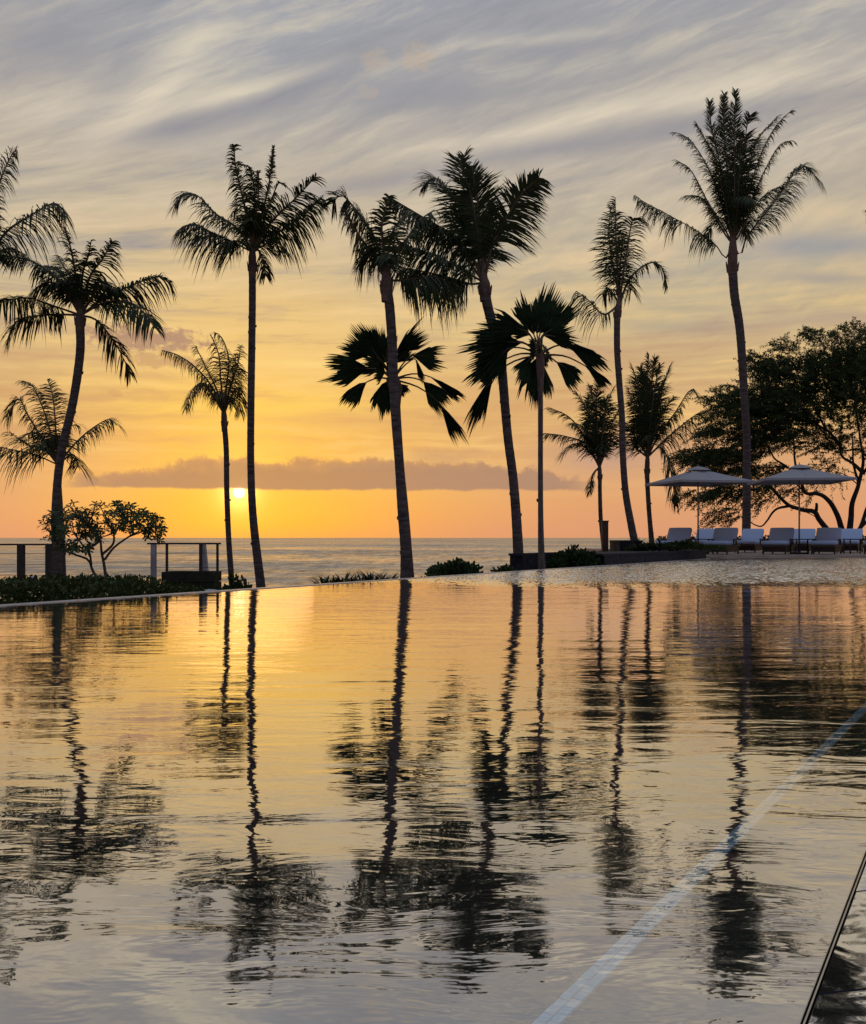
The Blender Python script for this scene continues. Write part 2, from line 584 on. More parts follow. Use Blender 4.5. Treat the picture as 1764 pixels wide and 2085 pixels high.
# sea
m, nt, out = newmat('sea_water')
M_sea = m
tc = nt.nodes.new('ShaderNodeTexCoord')
P = tc.outputs['Object']
def slope_normal(nt, vec, layers, tilt):
    """water normal from the slopes of several wave fields (x slope, y slope)"""
    acc = None
    for (scale, detail, st, amp) in layers:
        mp = nt.nodes.new('ShaderNodeMapping')
        mp.inputs['Scale'].default_value = st
        nt.links.new(vec, mp.inputs[0])
        n = nt.nodes.new('ShaderNodeTexNoise')
        n.inputs['Scale'].default_value = scale
        n.inputs['Detail'].default_value = detail
        n.inputs['Roughness'].default_value = .62
        nt.links.new(mp.outputs[0], n.inputs['Vector'])
        v1 = nt.nodes.new('ShaderNodeVectorMath')
        v1.operation = 'SUBTRACT'
        nt.links.new(n.outputs['Color'], v1.inputs[0])
        v1.inputs[1].default_value = (.5, .5, .5)
        v2 = nt.nodes.new('ShaderNodeVectorMath')
        v2.operation = 'MULTIPLY'
        nt.links.new(v1.outputs[0], v2.inputs[0])
        v2.inputs[1].default_value = (amp * .6, amp, 0)
        if acc is None:
            acc = v2.outputs[0]
        else:
            v3 = nt.nodes.new('ShaderNodeVectorMath')
            v3.operation = 'ADD'
            nt.links.new(acc, v3.inputs[0])
            nt.links.new(v2.outputs[0], v3.inputs[1])
            acc = v3.outputs[0]
    v3 = nt.nodes.new('ShaderNodeVectorMath')
    v3.operation = 'ADD'
    nt.links.new(acc, v3.inputs[0])
    v3.inputs[1].default_value = (0, tilt, 1)
    v4 = nt.nodes.new('ShaderNodeVectorMath')
    v4.operation = 'NORMALIZE'
    nt.links.new(v3.outputs[0], v4.inputs[0])
    return v4.outputs[0]


N_sea = slope_normal(nt, P, [(.006, 14, (1.0, 1.6, 1), .5), (.11, 10, (1.2, 1.0, 1), .6), (1.1, 6, (2.2, 1.0, 1), .5)], -.14)
gl = nt.nodes.new('ShaderNodeBsdfGlossy')
gl.inputs['Roughness'].default_value = .22
gl.inputs['Color'].default_value = (.94, .82, .70, 1)
nt.links.new(N_sea, gl.inputs['Normal'])
df = nt.nodes.new('ShaderNodeBsdfDiffuse')
df.inputs[0].default_value = (.10, .085, .07, 1)
lw = nt.nodes.new('ShaderNodeLayerWeight')
nt.links.new(N_sea, lw.inputs['Normal'])
pat = nnoise(nt, P, .003, 15, .86, .3, (1.6, 1.7, 1), .04)
pat2 = nnoise(nt, P, 1.0, 5, .75, .2, (.55, .09, 1), .1)
pat = nmath(nt, 'ADD', nmath(nt, 'MULTIPLY', pat, .6), nmath(nt, 'MULTIPLY', pat2, .4))
patc = nt.nodes.new('ShaderNodeMapRange')
nt.links.new(pat, patc.inputs[0])
for i_, v_ in enumerate((.42, .58, .40, 1.25)):
    patc.inputs[i_ + 1].default_value = v_
fac = nmath(nt, 'MULTIPLY', nmath(nt, 'ADD', nmath(nt, 'MULTIPLY', nmath(nt, 'POWER', lw.outputs['Facing'], 1.6), .95), .05), patc.outputs[0], clamp=True)
mx = nt.nodes.new('ShaderNodeMixShader')
nt.links.new(fac, mx.inputs[0])
nt.links.new(df.outputs[0], mx.inputs[1])
nt.links.new(gl.outputs[0], mx.inputs[2])
nt.links.new(mx.outputs[0], out.inputs[0])
# the ruffled far part of the pool uses the same slopes, at ripple scale
nt = M_pool.node_tree
Nb = slope_normal(nt, PP, [(1.0, 3, (30, 6, 1), 1.3), (1.0, 3, (9, 2.2, 1), .4)], -.15)
mv = nt.nodes.new('ShaderNodeMix')
mv.data_type = 'VECTOR'
nt.links.new(BANDF, mv.inputs[0])
nt.links.new(BPN, mv.inputs[4])
nt.links.new(Nb, mv.inputs[5])
nt.links.new(mv.outputs[1], PGL.inputs['Normal'])

b = MB()
xs = [-30000, -3000, -300, 300, 3000, 30000]
ys = [30, 60, 120, 400, 2000, 40000]
vs = [(x, y, -3.0) for y in ys for x in xs]
b.add(vs, [(j * 6 + i, j * 6 + i + 1, j * 6 + i + 7, j * 6 + i + 6) for j in range(5) for i in range(5)])
tag(b.build('sea', M_sea), kind='structure')

# terrain: planted bank falling away from the pool edge towards the sea
zp = [(0.0, -.42), (1.5, -.48), (4, -.55), (7, -.66), (9, -.80), (11, -1.02), (14, -1.45), (20, -2.6), (28, -3.6), (60, -6.0)]


def zat(p):
    for (a, za), (c, zc) in zip(zp, zp[1:]):
        if p <= c:
            return za + (zc - za) * (p - a) / (c - a)
    return -6


b = MB()
ns, npp = 70, 40
for j in range(npp + 1):
    p = .10 + 45 * (j / npp) ** 1.8
    for i in range(ns + 1):
        s = -30 + 75 * i / ns
        q = edge(s, p)
        z = zat(p) + (mnoise.noise(Vector((q.x * .5, q.y * .5, 0))) * .10 if p > .3 else 0)
        b.v.append((q.x, q.y, z))
b.f = [(j * (ns + 1) + i, j * (ns + 1) + i + 1, (j + 1) * (ns + 1) + i + 1, (j + 1) * (ns + 1) + i) for j in range(npp) for i in range(ns)]
b.f = [tuple(reversed(q)) for q in b.f]
b.mi = [0] * len(b.f)
tag(b.build('ground', M_soil, smooth=True), kind='structure')

# pool: water sheet, floor, edge wall
s_end = (27.75 - EP.y) / ED.y
pA, pB = edge(-16), edge(s_end)
CD = Vector((.373, .63, 0)).normalized()                   # near coping edge line


def cop(s, p=0.0, z=0.0):                              # p>0 to the right of the line
    q = Vector((.4527, 1.1515, 0)) + CD * s + Vector((CD.y, -CD.x, 0)) * p
    return Vector((q.x, q.y, z))


b = MB()
c0, c1 = cop(-14), cop((27.75 - 1.1515) / CD.y)
b.add([tuple(pA), tuple(c0), (c1.x, 27.75, 0), (pB.x, 27.75, 0)], [(0, 1, 2, 3)])
tag(b.build('pool_water', M_pool), kind='structure')
M_floor = simple('pool_tile', (.004, .005, .006), (.007, .008, .009), scale=30, rough=.4, spec=.3)
b = MB()
b.add([(pA.x - 1, pA.y - 1, -1.2), (c0.x + 1, c0.y - 1, -1.2), (c1.x + 1, 27.9, -1.2), (pB.x - 1, 27.9, -1.2)], [(0, 1, 2, 3)])
tag(b.build('pool_floor', M_floor), kind='structure')
b = MB()
q0, q1 = edge(-16, .16), edge(s_end - 1.3, .16)
w0, w1 = edge(-16, .0), edge(s_end - 1.3, .0)
b.add([(w0.x, w0.y, -1.2), (w1.x, w1.y, -1.2), (q1.x, q1.y, -1.2), (q0.x, q0.y, -1.2), (w0.x, w0.y, .006), (w1.x, w1.y, .006), (q1.x, q1.y, .006), (q0.x, q0.y, .006)],
      [(3, 2, 1, 0), (4, 5, 6, 7), (0, 1, 5, 4), (1, 2, 6, 5), (2, 3, 7, 6), (3, 0, 4, 7)])
o = b.build('pool_wall', M_rim)
tag(o, kind='structure')

# submerged bench step with its two-row tile strip
sa_, sb_ = Vector((.165, 1.343, 0)), Vector((.543, .84, 0))
sdir = Vector((1.625, 2.512, 0)).normalized()
snr = Vector((sdir.y, -sdir.x, 0))
b = MB()


def stepq(s, p, z):
    q = sa_ + sdir * s + snr * p
    return (q.x, q.y, z)


b.add([stepq(-6, -.032, -1.2), stepq(9, -.032, -1.2), stepq(9, -.032, -.104), stepq(-6, -.032, -.104), stepq(-6, 1.2, -.104), stepq(9, 1.2, -.104)],
      [(0, 1, 2, 3), (3, 2, 5, 4)])
tag(b.build('pool_step', M_floor), kind='structure')
m, nt, out = newmat('glass_mosaic')
M_mosaic = m
p = nt.nodes.new('ShaderNodeBsdfPrincipled')
oi = nt.nodes.new('ShaderNodeNewGeometry')
rp = nt.nodes.new('ShaderNodeValToRGB')
rp.color_ramp.elements[0].color = (.32, .70, .86, 1)
rp.color_ramp.elements[1].color = (.85, .96, .98, 1)
nt.links.new(oi.outputs['Random Per Island'], rp.inputs[0])
nt.links.new(rp.outputs[0], p.inputs['Base Color'])
p.inputs['Roughness'].default_value = .25
nt.links.new(p.outputs[0], out.inputs[0])
b = MB()
i = 0
s = -.6
while s < 7.0:
    for r in (0, 1):
        w = .0155
        lo = -.0175 + r * .0175
        sh = .011 * r
        L_ = .026
        z = -.098 + rnd.uniform(-.0006, .0006)
        vs = [stepq(s + sh, lo, -.103), stepq(s + sh + L_ - .002, lo, -.103), stepq(s + sh + L_ - .002, lo + w, -.103), stepq(s + sh, lo + w, -.103),
              stepq(s + sh, lo, z), stepq(s + sh + L_ - .002, lo, z), stepq(s + sh + L_ - .002, lo + w, z), stepq(s + sh, lo + w, z)]
        b.add(vs, [(4, 5, 6, 7), (0, 1, 5, 4), (1, 2, 6, 5), (2, 3, 7, 6), (3, 0, 4, 7)])
    s += .026
o = b.build('tile_strip', M_mosaic)
tag(o, 'double row of pale blue mosaic tiles marking the underwater step edge', 'tile strip')

# wet stone coping on the right with its drain slot
m, nt, out = newmat('wet_stone')
M_wet = m
tc = nt.nodes.new('ShaderNodeTexCoord')
hw = nmath(nt, 'MULTIPLY', nnoise(nt, tc.outputs['Object'], 6.0, 3, .5, .3), .004)
bp = nt.nodes.new('ShaderNodeBump')
bp.inputs['Distance'].default_value = 1.0
nt.links.new(hw, bp.inputs['Height'])
gl = nt.nodes.new('ShaderNodeBsdfGlossy')
gl.inputs['Roughness'].default_value = .03
gl.inputs['Color'].default_value = (.93, .93, .93, 1)
nt.links.new(bp.outputs[0], gl.inputs['Normal'])
df = nt.nodes.new('ShaderNodeBsdfDiffuse')
df.inputs[0].default_value = (.05, .045, .043, 1)
mx = nt.nodes.new('ShaderNodeMixShader')
mx.inputs[0].default_value = .84
nt.links.new(df.outputs[0], mx.inputs[1])
nt.links.new(gl.outputs[0], mx.inputs[2])
nt.links.new(mx.outputs[0], out.inputs[0])
b = MB()
ys_ = [1.217 + .351 * i for i in range(-9, 80)]
sp_ = .844 / .536


def cx_at(y, p):                                       # x on the coping edge line at given y, shifted right by p
    return .4527 + (y - 1.1515) * CD.x / CD.y + p / CD.y


for y0, y1 in zip(ys_, ys_[1:]):
    if y1 > 27.4: break
    ya, yb = y0 + .0016, y1 - .0016
    for (pa, pb) in ((.0095, .62), (.6232, 1.24)):
        t = .004
        xa, xb, xc, xd = cx_at(ya, pa), cx_at(ya, pb), cx_at(yb, pb), cx_at(yb, pa)
        e_ = .0012
        tz = rnd.uniform(-.0008, .0008)
        def zc(x, y):                                  # the coping falls towards the slot
            return .12 * max(0, (x - cx_at(y, 0)) * CD.y)
        b.add([(xa, ya, -.06), (xb, ya, -.06), (xc, yb, -.06), (xd, yb, -.06),
               (xa, ya, t - e_ + zc(xa, ya)), (xb, ya, t - e_ + zc(xb, ya)), (xc, yb, t - e_ + zc(xc, yb)), (xd, yb, t - e_ + zc(xd, yb)),
               (xa + e_, ya + e_, t + zc(xa, ya)), (xb - e_, ya + e_, t + zc(xb, ya)), (xc - e_, yb - e_, t + tz + zc(xc, yb)), (xd + e_, yb - e_, t + tz + zc(xd, yb))],
              [(8, 9, 10, 11), (0, 1, 5, 4), (1, 2, 6, 5), (2, 3, 7, 6), (3, 0, 4, 7), (4, 5, 9, 8), (5, 6, 10, 9), (6, 7, 11, 10), (7, 4, 8, 11)])
        b.mi[-8:] = [1] * 8
tag(b.build('pool_coping', [M_wet, M_basalt]), kind='structure')
b = MB()                                               # dark bed under the coping
b.add([(cx_at(-10, .0), -10, -.03), (cx_at(-10, 14), -10, -.03), (cx_at(27.6, 14), 27.6, -.03), (cx_at(27.6, .0), 27.6, -.03)], [(0, 1, 2, 3)])
tag(b.build('drain_bed', M_basalt), kind='structure')
b = MB()
y_ = -1.0
for (pa, pb, zt) in ((.0, .0012, .002), (.0042, .0066, .003)):
    b.add([(cx_at(-4, pa), -4, -.028), (cx_at(-4, pb), -4, -.028), (cx_at(27, pb), 27, -.028), (cx_at(27, pa), 27, -.028),
           (cx_at(-4, pa), -4, zt), (cx_at(-4, pb), -4, zt), (cx_at(27, pb), 27, zt), (cx_at(27, pa), 27, zt)],
          [(4, 5, 6, 7), (0, 1, 5, 4), (2, 3, 7, 6), (3, 0, 4, 7), (1, 2, 6, 5)])
tag(b.build('drain_channel', M_metal), 'narrow steel slot drain between the pool and the wet coping', 'drain')

# terrace at the far end
b = MB()
b.box((26.0, 36.75, -.36), (37.0, 18.0, .88))
b.box((26.0, 27.70, -.40), (37.0, .10, .86))
for i in range(40):
    pass
tag(b.build('terrace', M_deck), kind='structure')
b = MB()
b.box((41, 58, -.5), (50, 24.4, 1.05))
tag(b.build('lawn', M_lawn), kind='structure')
b = MB()                                               # ground under the right-hand palms, behind the planter
b.add([(4.5, 23.8, .1), (7.6, 26.8, .12), (10.4, 46, .12), (9.2, 46, .1), (5.0, 30.8, .1)], [(0, 1, 2, 3, 4)])
tag(b.build('planting_bed', M_soil), kind='structure')

# ================================================================== PALMS
def trunk_mesh(pts, w, d, fan=False, seed=0):
    """pts: survey polyline top..bottom, w: widths in survey units at top, middle, bottom"""
    r_ = random.Random(seed)
    P3 = [at(x, y, d) for x, y in pts]
    L = sum((a - c).length for a, c in zip(P3, P3[1:]))
    n = int(L / .075)
    C = catmull(P3, n)
    b = MB()
    rads = []
    for i in range(n + 1):
        t = i / n
        if t < .5: ww = w[0] + (w[1] - w[0]) * min(1, t / .5)
        else: ww = w[1] + (w[2] - w[1]) * ((t - .5) / .5) ** 2.2
        r = ww / F * d / 2 * .86
        r *= 1 + (.014 if not fan else .006) * ((i % 3) - 1) + r_.uniform(-.01, .01)
        rads.append(r)
    b.tube(C, rads, n=14)
    for j in range(int(L * (1.2 if not fan else .6))):       # old leaf scars
        i = r_.randrange(2, n - 2)
        a = r_.uniform(0, 2 * PI)
        q = C[i] + Vector((math.cos(a), math.sin(a), 0)) * rads[i] * .92
        tt = q + Vector((math.cos(a) * .03, math.sin(a) * .03, .05))
        b.tube([q, tt], [.035, .012], n=4)
    return b, C[0], rads[0]


def leaflet(b, p0, d0, L, w, droop, nrm):
    """a narrow leaf blade that bends down; three segments"""
    prev = None
    pts = []
    for s in (0, .33, .68, 1.0):
        p = p0 + d0 * (L * s * (1 - .18 * droop * s)) - UP * (L * droop * s ** 1.7 * .75)
        pts.append(p)
    T = (pts[1] - pts[0])
    side = T.cross(nrm)
    if side.length < 1e-5: side = Vector((1, 0, 0))
    side.normalize()
    ws = (w * .7, w, w * .8)
    vs = []
    for q, ww in zip(pts, ws):
        vs += [q - side * ww / 2, q + side * ww / 2]
    vs.append(pts[3])
    b.add(vs, [(0, 1, 3, 2), (2, 3, 5, 4), (4, 5, 6)])


def frond(b, rb, P3, Lmax, droop=.5, roll=0.0, bare=.20, n=None, dens=1.0, both=True, lw=.042, r_=rnd, tipL=.38, sweep=.75, fold=1.0):
    C = catmull(P3, 16)
    L = sum((a - c).length for a, c in zip(C, C[1:]))
    if rb is not None:
        rb.tube(C, [.034 * (1 - .8 * i / 16) + .004 for i in range(17)], n=5, squash=.7)
    n = int(L / .037 * dens * (1.25 if n else 1))
    droop *= 1.15
    for i in range(n):
        t = bare + (1 - bare) * (i + r_.random() * .6) / n
        x = min(t, .999) * 16
        k = int(x)
        p = C[k].lerp(C[k + 1], x - k)
        T = (C[min(16, k + 1)] - C[max(0, k - 1)]).normalized()
        N = UP - T * UP.dot(T)
        if N.length < .25:
            N = N + Vector((0, -1, 0)) * .6
            N = N - T * N.dot(T)
        N.normalize()
        S = T.cross(N)
        cr, sr = math.cos(roll), math.sin(roll)
        S2 = S * cr + N * sr
        N2 = N * cr - S * sr
        tt = (t - bare) / (1 - bare)
        ll = Lmax * (min(1, .45 + tt * 3.2)) * (1 - (1 - tipL) * max(0, (tt - .45) / .55) ** 1.4)
        for sg in (-1, 1):
            if mnoise.noise(Vector((t * 9, roll * 7, sg * 3 + L))) < -.34 or r_.random() < .05: continue
            aa = sweep * (.5 + 1.0 * tt) + r_.uniform(-.14, .14)
            d0 = S2 * sg * math.cos(aa) * fold + T * math.sin(aa) + N2 * r_.uniform(-.05, .22) + Vector((r_.gauss(0, .05), r_.gauss(0, .05), r_.gauss(0, .05)))
            d0.normalize()
            leaflet(b, p, d0, ll * r_.uniform(.72, 1.12), lw * r_.uniform(.75, 1.1), max(0, droop * r_.uniform(.7, 1.3)), N2)


def coconut(pts, w, d, crown, fronds, Lpx, label, seed, extra=5, dry=(), lw=.030, reach=110, mats=None, sweep=.55, droop0=.7, dens=1.0):
    r_ = random.Random(seed)
    base = at(pts[-1][0], pts[-1][1], d)
    root = empty('coconut_palm', base, label, 'palm tree', 'coconut palms standing along the pool edge')
    tb, top, rt = trunk_mesh(pts, w, d, seed=seed)
    under(tb, base).build('trunk', M_bark, root, smooth=False)
    cb = MB()
    cr = at(crown[0], crown[1], d)
    # boots and sheath where the fronds leave the trunk
    sheath = MB()
    top_low = top - UP * .25
    sheath.tube([top_low, top, cr.lerp(top, .45), cr, cr + UP * .35], [rt * 1.02, rt * 1.16, rt * 1.1, rt * .75, rt * .2], n=10)
    for j in range(9):
        a = j * 2.4 + r_.random()
        q = top + Vector((math.cos(a), math.sin(a), 0)) * rt
        kk_ = rt / .11
        sheath.tube([q - UP * .1 * kk_, q + Vector((math.cos(a) * .05, math.sin(a) * .05, r_.uniform(.08, .2))) * kk_], [.035 * kk_, .012 * kk_], n=5)
    Lm = Lpx / F * d * 1.27
    ribs = MB()
    for k_, fr in enumerate(fronds):
        opt = {}
        if isinstance(fr, dict):
            opt = dict(fr)
            fr = opt.pop('p')
        dd = opt.pop('dd', None)
        if dd is None: dd = r_.uniform(-.9, .9)
        nn = len(fr)
        P3 = [cr + Vector((0, 0, -.1))]
        for j, (x, y) in enumerate(fr):
            P3.append(at(x, y, d + dd * ((j + 1) / nn)))
        Lk = opt.pop('L', 1.0) * Lm
        roll = opt.pop('roll', r_.uniform(-.5, .5))
        opt.setdefault('droop', droop0)
        opt.setdefault('sweep', sweep)
        opt.setdefault('dens', dens)
        frond(cb, ribs, P3, Lk, roll=roll, lw=lw, r_=r_, **opt)
    for j in range(max(1, extra // 2)):                                  # fronds towards and away from the viewer
        sgn = -1 if j % 2 else 1
        ax = r_.uniform(-.65, .65)
        R = reach / F * d * r_.uniform(.75, 1.0)
        up_ = r_.uniform(.45, 1.05)
        dirh = Vector((ax, sgn * math.sqrt(1 - ax * ax), 0))
        P3 = [cr, cr + dirh * R * .35 + UP * R * (.28 + up_ * .4), cr + dirh * R * .75 + UP * R * up_ * .75, cr + dirh * R * .95 + UP * R * (up_ * .7 - .12)]
        frond(cb, ribs, P3, Lm * .75, droop=droop0, roll=r_.uniform(-.4, .4), lw=lw, r_=r_, sweep=sweep)
    nf = len(cb.f)
    cb.mi = [0] * nf
    for (vv, ff, mm) in ((ribs.v, ribs.f, 1), (sheath.v, sheath.f, 2)):
        cb.add(vv, ff, mm)
    under(cb, base).build('crown', mats or [M_frond, M_rachis, M_fibre], root)
    return root


def fanleaf(b, rb, start, hub, tip, spread, r_, tilt=.35, sag=.18, nseg=26, hang=0.0):
    A = tip - hub
    R = A.length * 1.08
    hub = tip - A * 1.12
    spread = spread * 1.12
    A.normalize()
    view = Vector((0, 1, 0))
    B0 = A.cross(view)
    if B0.length < .1: B0 = A.cross(UP)
    B0.normalize()
    B = (B0 * math.cos(tilt) + view * math.sin(tilt)).normalized()
    Nn = A.cross(B).normalized()
    mid = start.lerp(hub, .55) + UP * (start - hub).length * .10
    rb.tube(catmull([start, mid, hub, hub + A * R * .35], 8), [.026, .024, .021, .018, .016, .015, .013, .010, .006], n=5)
    jo = .80
    rag = [r_.uniform(.55, 1.25) for _ in range(nseg // 4 + 2)]
    prev = None
    for k in range(nseg + 1):
        th = -spread + 2 * spread * k / nseg
        dirv = A * math.cos(th) + B * math.sin(th)
        fold_ = Nn * (.022 * R * (1 if k % 2 else -1))
        lobe = ((k % 4) / 4 - .5)
        lenk = R * (1.02 - .20 * abs(th / spread) ** 2) * (.70 + .28 * rag[k // 4] - .28 * abs(lobe))
        p1 = hub + dirv * lenk * .33 + fold_ * .6 - UP * sag * R * .08
        p2 = hub + dirv * lenk * jo * r_.uniform(.92, 1.05) + fold_ - UP * R * (sag * .35 + hang * .25)
        dn = (dirv * .55 + A * .5 - UP * (hang * 1.2 + sag * r_.uniform(.3, 1.1))).normalized()
        dn = (dn + Vector((r_.gauss(0, .03), r_.gauss(0, .03), 0))).normalized()
        p3 = p2 + dn * R * .26 * rag[k // 4] * r_.uniform(.6, 1.3)
        cur = (p1, p2, p3)
        if prev:
            b.add([hub, prev[0], p1], [(0, 1, 2)])
            b.add([prev[0], prev[1], p2, p1], [(0, 1, 2, 3)])
            q = prev[1].lerp(p2, .5)
            tipp = prev[2].lerp(p3, .5)
            if r_.random() > .06: b.add([prev[1], q + (tipp - q) * .5 + (prev[1] - q) * .55, tipp, q + (tipp - q) * .5 + (p2 - q) * .55, p2], [(0, 1, 2, 3, 4)])
        prev = cur


def fanpalm(pts, w, d, crown, leaves, label, seed, extra=6, reach=85):
    r_ = random.Random(seed)
    base = at(pts[-1][0], pts[-1][1], d)
    root = empty('fan_palm', base, label, 'palm tree', 'fan palms between the coconut palms')
    tb, top, rt = trunk_mesh(pts, w, d, fan=True, seed=seed)
    under(tb, base).build('trunk', M_bark_fan, root)
    b, rb = MB(), MB()
    cr = at(crown[0], crown[1], d)
    for (hx, hy, tx, ty, sprd, *o) in leaves:
        dd = r_.uniform(-.5, .5)
        fanleaf(b, rb, cr, at(hx, hy, d + dd), at(tx, ty, d + dd * 1.6), sprd, r_, tilt=r_.uniform(-.4, .4), sag=r_.uniform(.1, .3), hang=o[0] if o else 0.0)
    for j in range(extra):
        a = r_.uniform(-.7, .7)
        sgn = 1 if j % 2 else -1
        R = reach / F * d
        dirh = Vector((a, sgn, r_.uniform(-.2, .7))).normalized()
        hub = cr + dirh * R * .5
        fanleaf(b, rb, cr, hub, hub + (dirh - UP * .25).normalized() * R * .62, .8, r_, tilt=.2, sag=.3)
    # hairy sheath
    sh = MB()
    sh.tube([top - UP * .5, top, cr, cr + UP * .25], [rt * 1.1, rt * 1.7, rt * 1.7, rt * .4], n=10)
    b.mi = [0] * len(b.f)
    b.add(rb.v, rb.f, 1)
    b.add(sh.v, sh.f, 2)
    under(b, base).build('crown', [M_fan, M_rachis, M_fibre], root)
    return root


FD = dict
coconut([(-28, 560), (-30, 700), (-36, 900), (-45, 1225)], (20, 18, 24), 22, (-26, 530),
        [FD(p=[(-16, 440), (0, 370), (22, 318), (34, 303)], dd=.6, L=1.1, roll=.7), FD(p=[(10, 475), (60, 440), (112, 413), (134, 440)], dd=-.4, droop=1.1, roll=.1, L=1.1),
         [(-70, 470), (-130, 440), (-170, 480)], [(-45, 420), (-60, 340), (-80, 300)], [(-70, 540), (-120, 590), (-140, 650)],
         FD(p=[(-10, 520), (20, 505), (55, 520)], L=.6, droop=.9)], 62,
        'coconut palm at the far left edge of the view, only its right-hand fronds in frame', 1, extra=4)
coconut([(163, 655), (163, 720), (149, 817), (128, 907), (118, 972), (113, 1060), (116, 1140), (119, 1225)], (20, 19, 24), 20, (164, 632),
        [FD(p=[(120, 570), (62, 531), (0, 519)], L=1.0), FD(p=[(104, 621), (52, 606), (-10, 618)], L=1.0, droop=.9), FD(p=[(114, 640), (62, 645), (31, 656), (15, 692)], L=.9, droop=.7),
         FD(p=[(152, 549), (142, 497), (131, 462)], L=.8, roll=.8), FD(p=[(168, 559), (179, 524), (186, 488)], L=.6), FD(p=[(182, 566), (208, 528), (229, 491)], L=.95, droop=.8),
         FD(p=[(215, 606), (270, 580), (322, 563), (350, 574)], L=.9, droop=.95), FD(p=[(215, 615), (263, 615), (294, 637), (315, 668)], L=.9, droop=.8),
         FD(p=[(194, 650), (222, 680), (244, 715), (266, 762)], L=.7, droop=.8), FD(p=[(130, 590), (95, 575), (60, 600)], L=.8), FD(p=[(140, 580), (112, 548), (90, 540)], L=.85),
         FD(p=[(150, 575), (128, 540), (118, 520)], L=.7), FD(p=[(190, 600), (205, 580), (235, 590)], L=.7)], 62,
        'coconut palm with a curved trunk rising from the hedge behind the small plumeria tree', 2, dens=1.3, extra=7, reach=95)
coconut([(118, 962), (122, 1010), (127, 1100), (130, 1196)], (11, 11, 14), 30, (118, 940),
        [FD(p=[(100, 870), (83, 820), (66, 785), (46, 775)], L=.9), [(112, 851), (106, 800), (96, 772)], FD(p=[(87, 895), (56, 844), (38, 812), (12, 850)], L=1.0),
         FD(p=[(69, 925), (21, 915), (-5, 910), (-30, 920)], droop=1.0), FD(p=[(149, 907), (184, 875), (222, 853), (237, 866)], droop=.8), [(135, 880), (152, 865), (160, 870)],
         [(146, 925), (156, 935), (160, 950)], [(95, 900), (70, 880), (45, 890)], FD(p=[(90, 915), (55, 905), (20, 880)], L=1.0)], 52,
        'short coconut palm whose crown shows behind the curved trunk on the left', 3, extra=5, reach=80)
coconut([(457, 862), (461, 920), (462, 1000), (466, 1100), (473, 1200)], (13, 13, 15), 28, (456, 835),
        [FD(p=[(430, 785), (395, 745), (360, 722), (330, 713)], L=.8), FD(p=[(440, 790), (420, 750), (398, 704)], L=.8), FD(p=[(450, 780), (445, 720), (428, 680)], L=1.0),
         FD(p=[(462, 780), (466, 730), (452, 688), (436, 676)], L=1.0), FD(p=[(468, 790), (484, 745), (490, 703)], L=.9), FD(p=[(420, 785), (395, 790), (378, 833)], L=.7),
         FD(p=[(470, 810), (484, 790), (490, 840)], L=.8), FD(p=[(440, 800), (415, 780), (400, 790)], L=1.0), FD(p=[(466, 800), (478, 760), (480, 720)], L=1.0)], 42,
        'small feathery coconut palm just left of the setting sun', 4, extra=4, reach=60, mats=[M_frond_dry, M_rachis, M_fibre], lw=.024, droop0=1.0)
coconut([(514, 545), (514, 620), (513, 700), (511, 850), (511, 950), (516, 1059), (532, 1200)], (17, 17, 23), 24, (514, 505),
        [FD(p=[(485, 466), (440, 436), (405, 400), (377, 394), (356, 418)], L=1.0), FD(p=[(470, 490), (430, 472), (395, 455), (368, 464)], L=1.15, droop=1.0, n=90),
         FD(p=[(505, 448), (492, 393), (480, 341), (477, 294)], L=.75, roll=.3, droop=.8), FD(p=[(516, 448), (519, 393), (509, 344), (495, 334)], L=.6, droop=.9),
         FD(p=[(526, 462), (544, 393), (554, 331), (557, 298)], L=.42, fold=.5), FD(p=[(533, 462), (551, 410), (568, 372), (579, 374)], L=.45), FD(p=[(518, 460), (526, 400), (527, 348)], L=.35),
         FD(p=[(550, 455), (602, 403), (643, 360)], L=.95, droop=.6), FD(p=[(545, 480), (580, 465), (625, 430), (656, 403)], L=1.0, droop=.9), FD(p=[(528, 510), (536, 535), (541, 562)], L=.5),
         FD(p=[(500, 500), (480, 490), (450, 500)], L=.9, droop=1.0), FD(p=[(500, 430), (485, 420), (470, 440)], L=.6), FD(p=[(535, 500), (560, 490), (585, 510)], L=.7)], 60,
        'tall straight coconut palm just right of the setting sun', 5, dens=1.5, extra=4, reach=70)
coconut([(787, 588), (793, 618), (799, 700), (801, 760), (806, 851), (813, 938), (820, 1042), (827, 1120), (828, 1190)], (23, 22, 31), 18, (786, 560),
        [FD(p=[(768, 497), (740, 448), (698, 398), (678, 414)], L=1.15, roll=-.5, n=110), FD(p=[(760, 520), (725, 470), (705, 430)], L=1.1, roll=-.4, n=90),
         FD(p=[(780, 500), (778, 455), (792, 398)], L=.75), FD(p=[(805, 515), (828, 487), (856, 448), (885, 427)], L=1.0, droop=1.0), FD(p=[(825, 570), (880, 563), (935, 582)], L=1.0, droop=1.2, n=90),
         FD(p=[(790, 520), (800, 470), (830, 430)], L=.8), FD(p=[(770, 530), (750, 510), (730, 540)], L=.9)], 72,
        'coconut palm in the middle whose trunk passes in front of a fan palm crown', 6, dens=1.6, extra=4, reach=80)
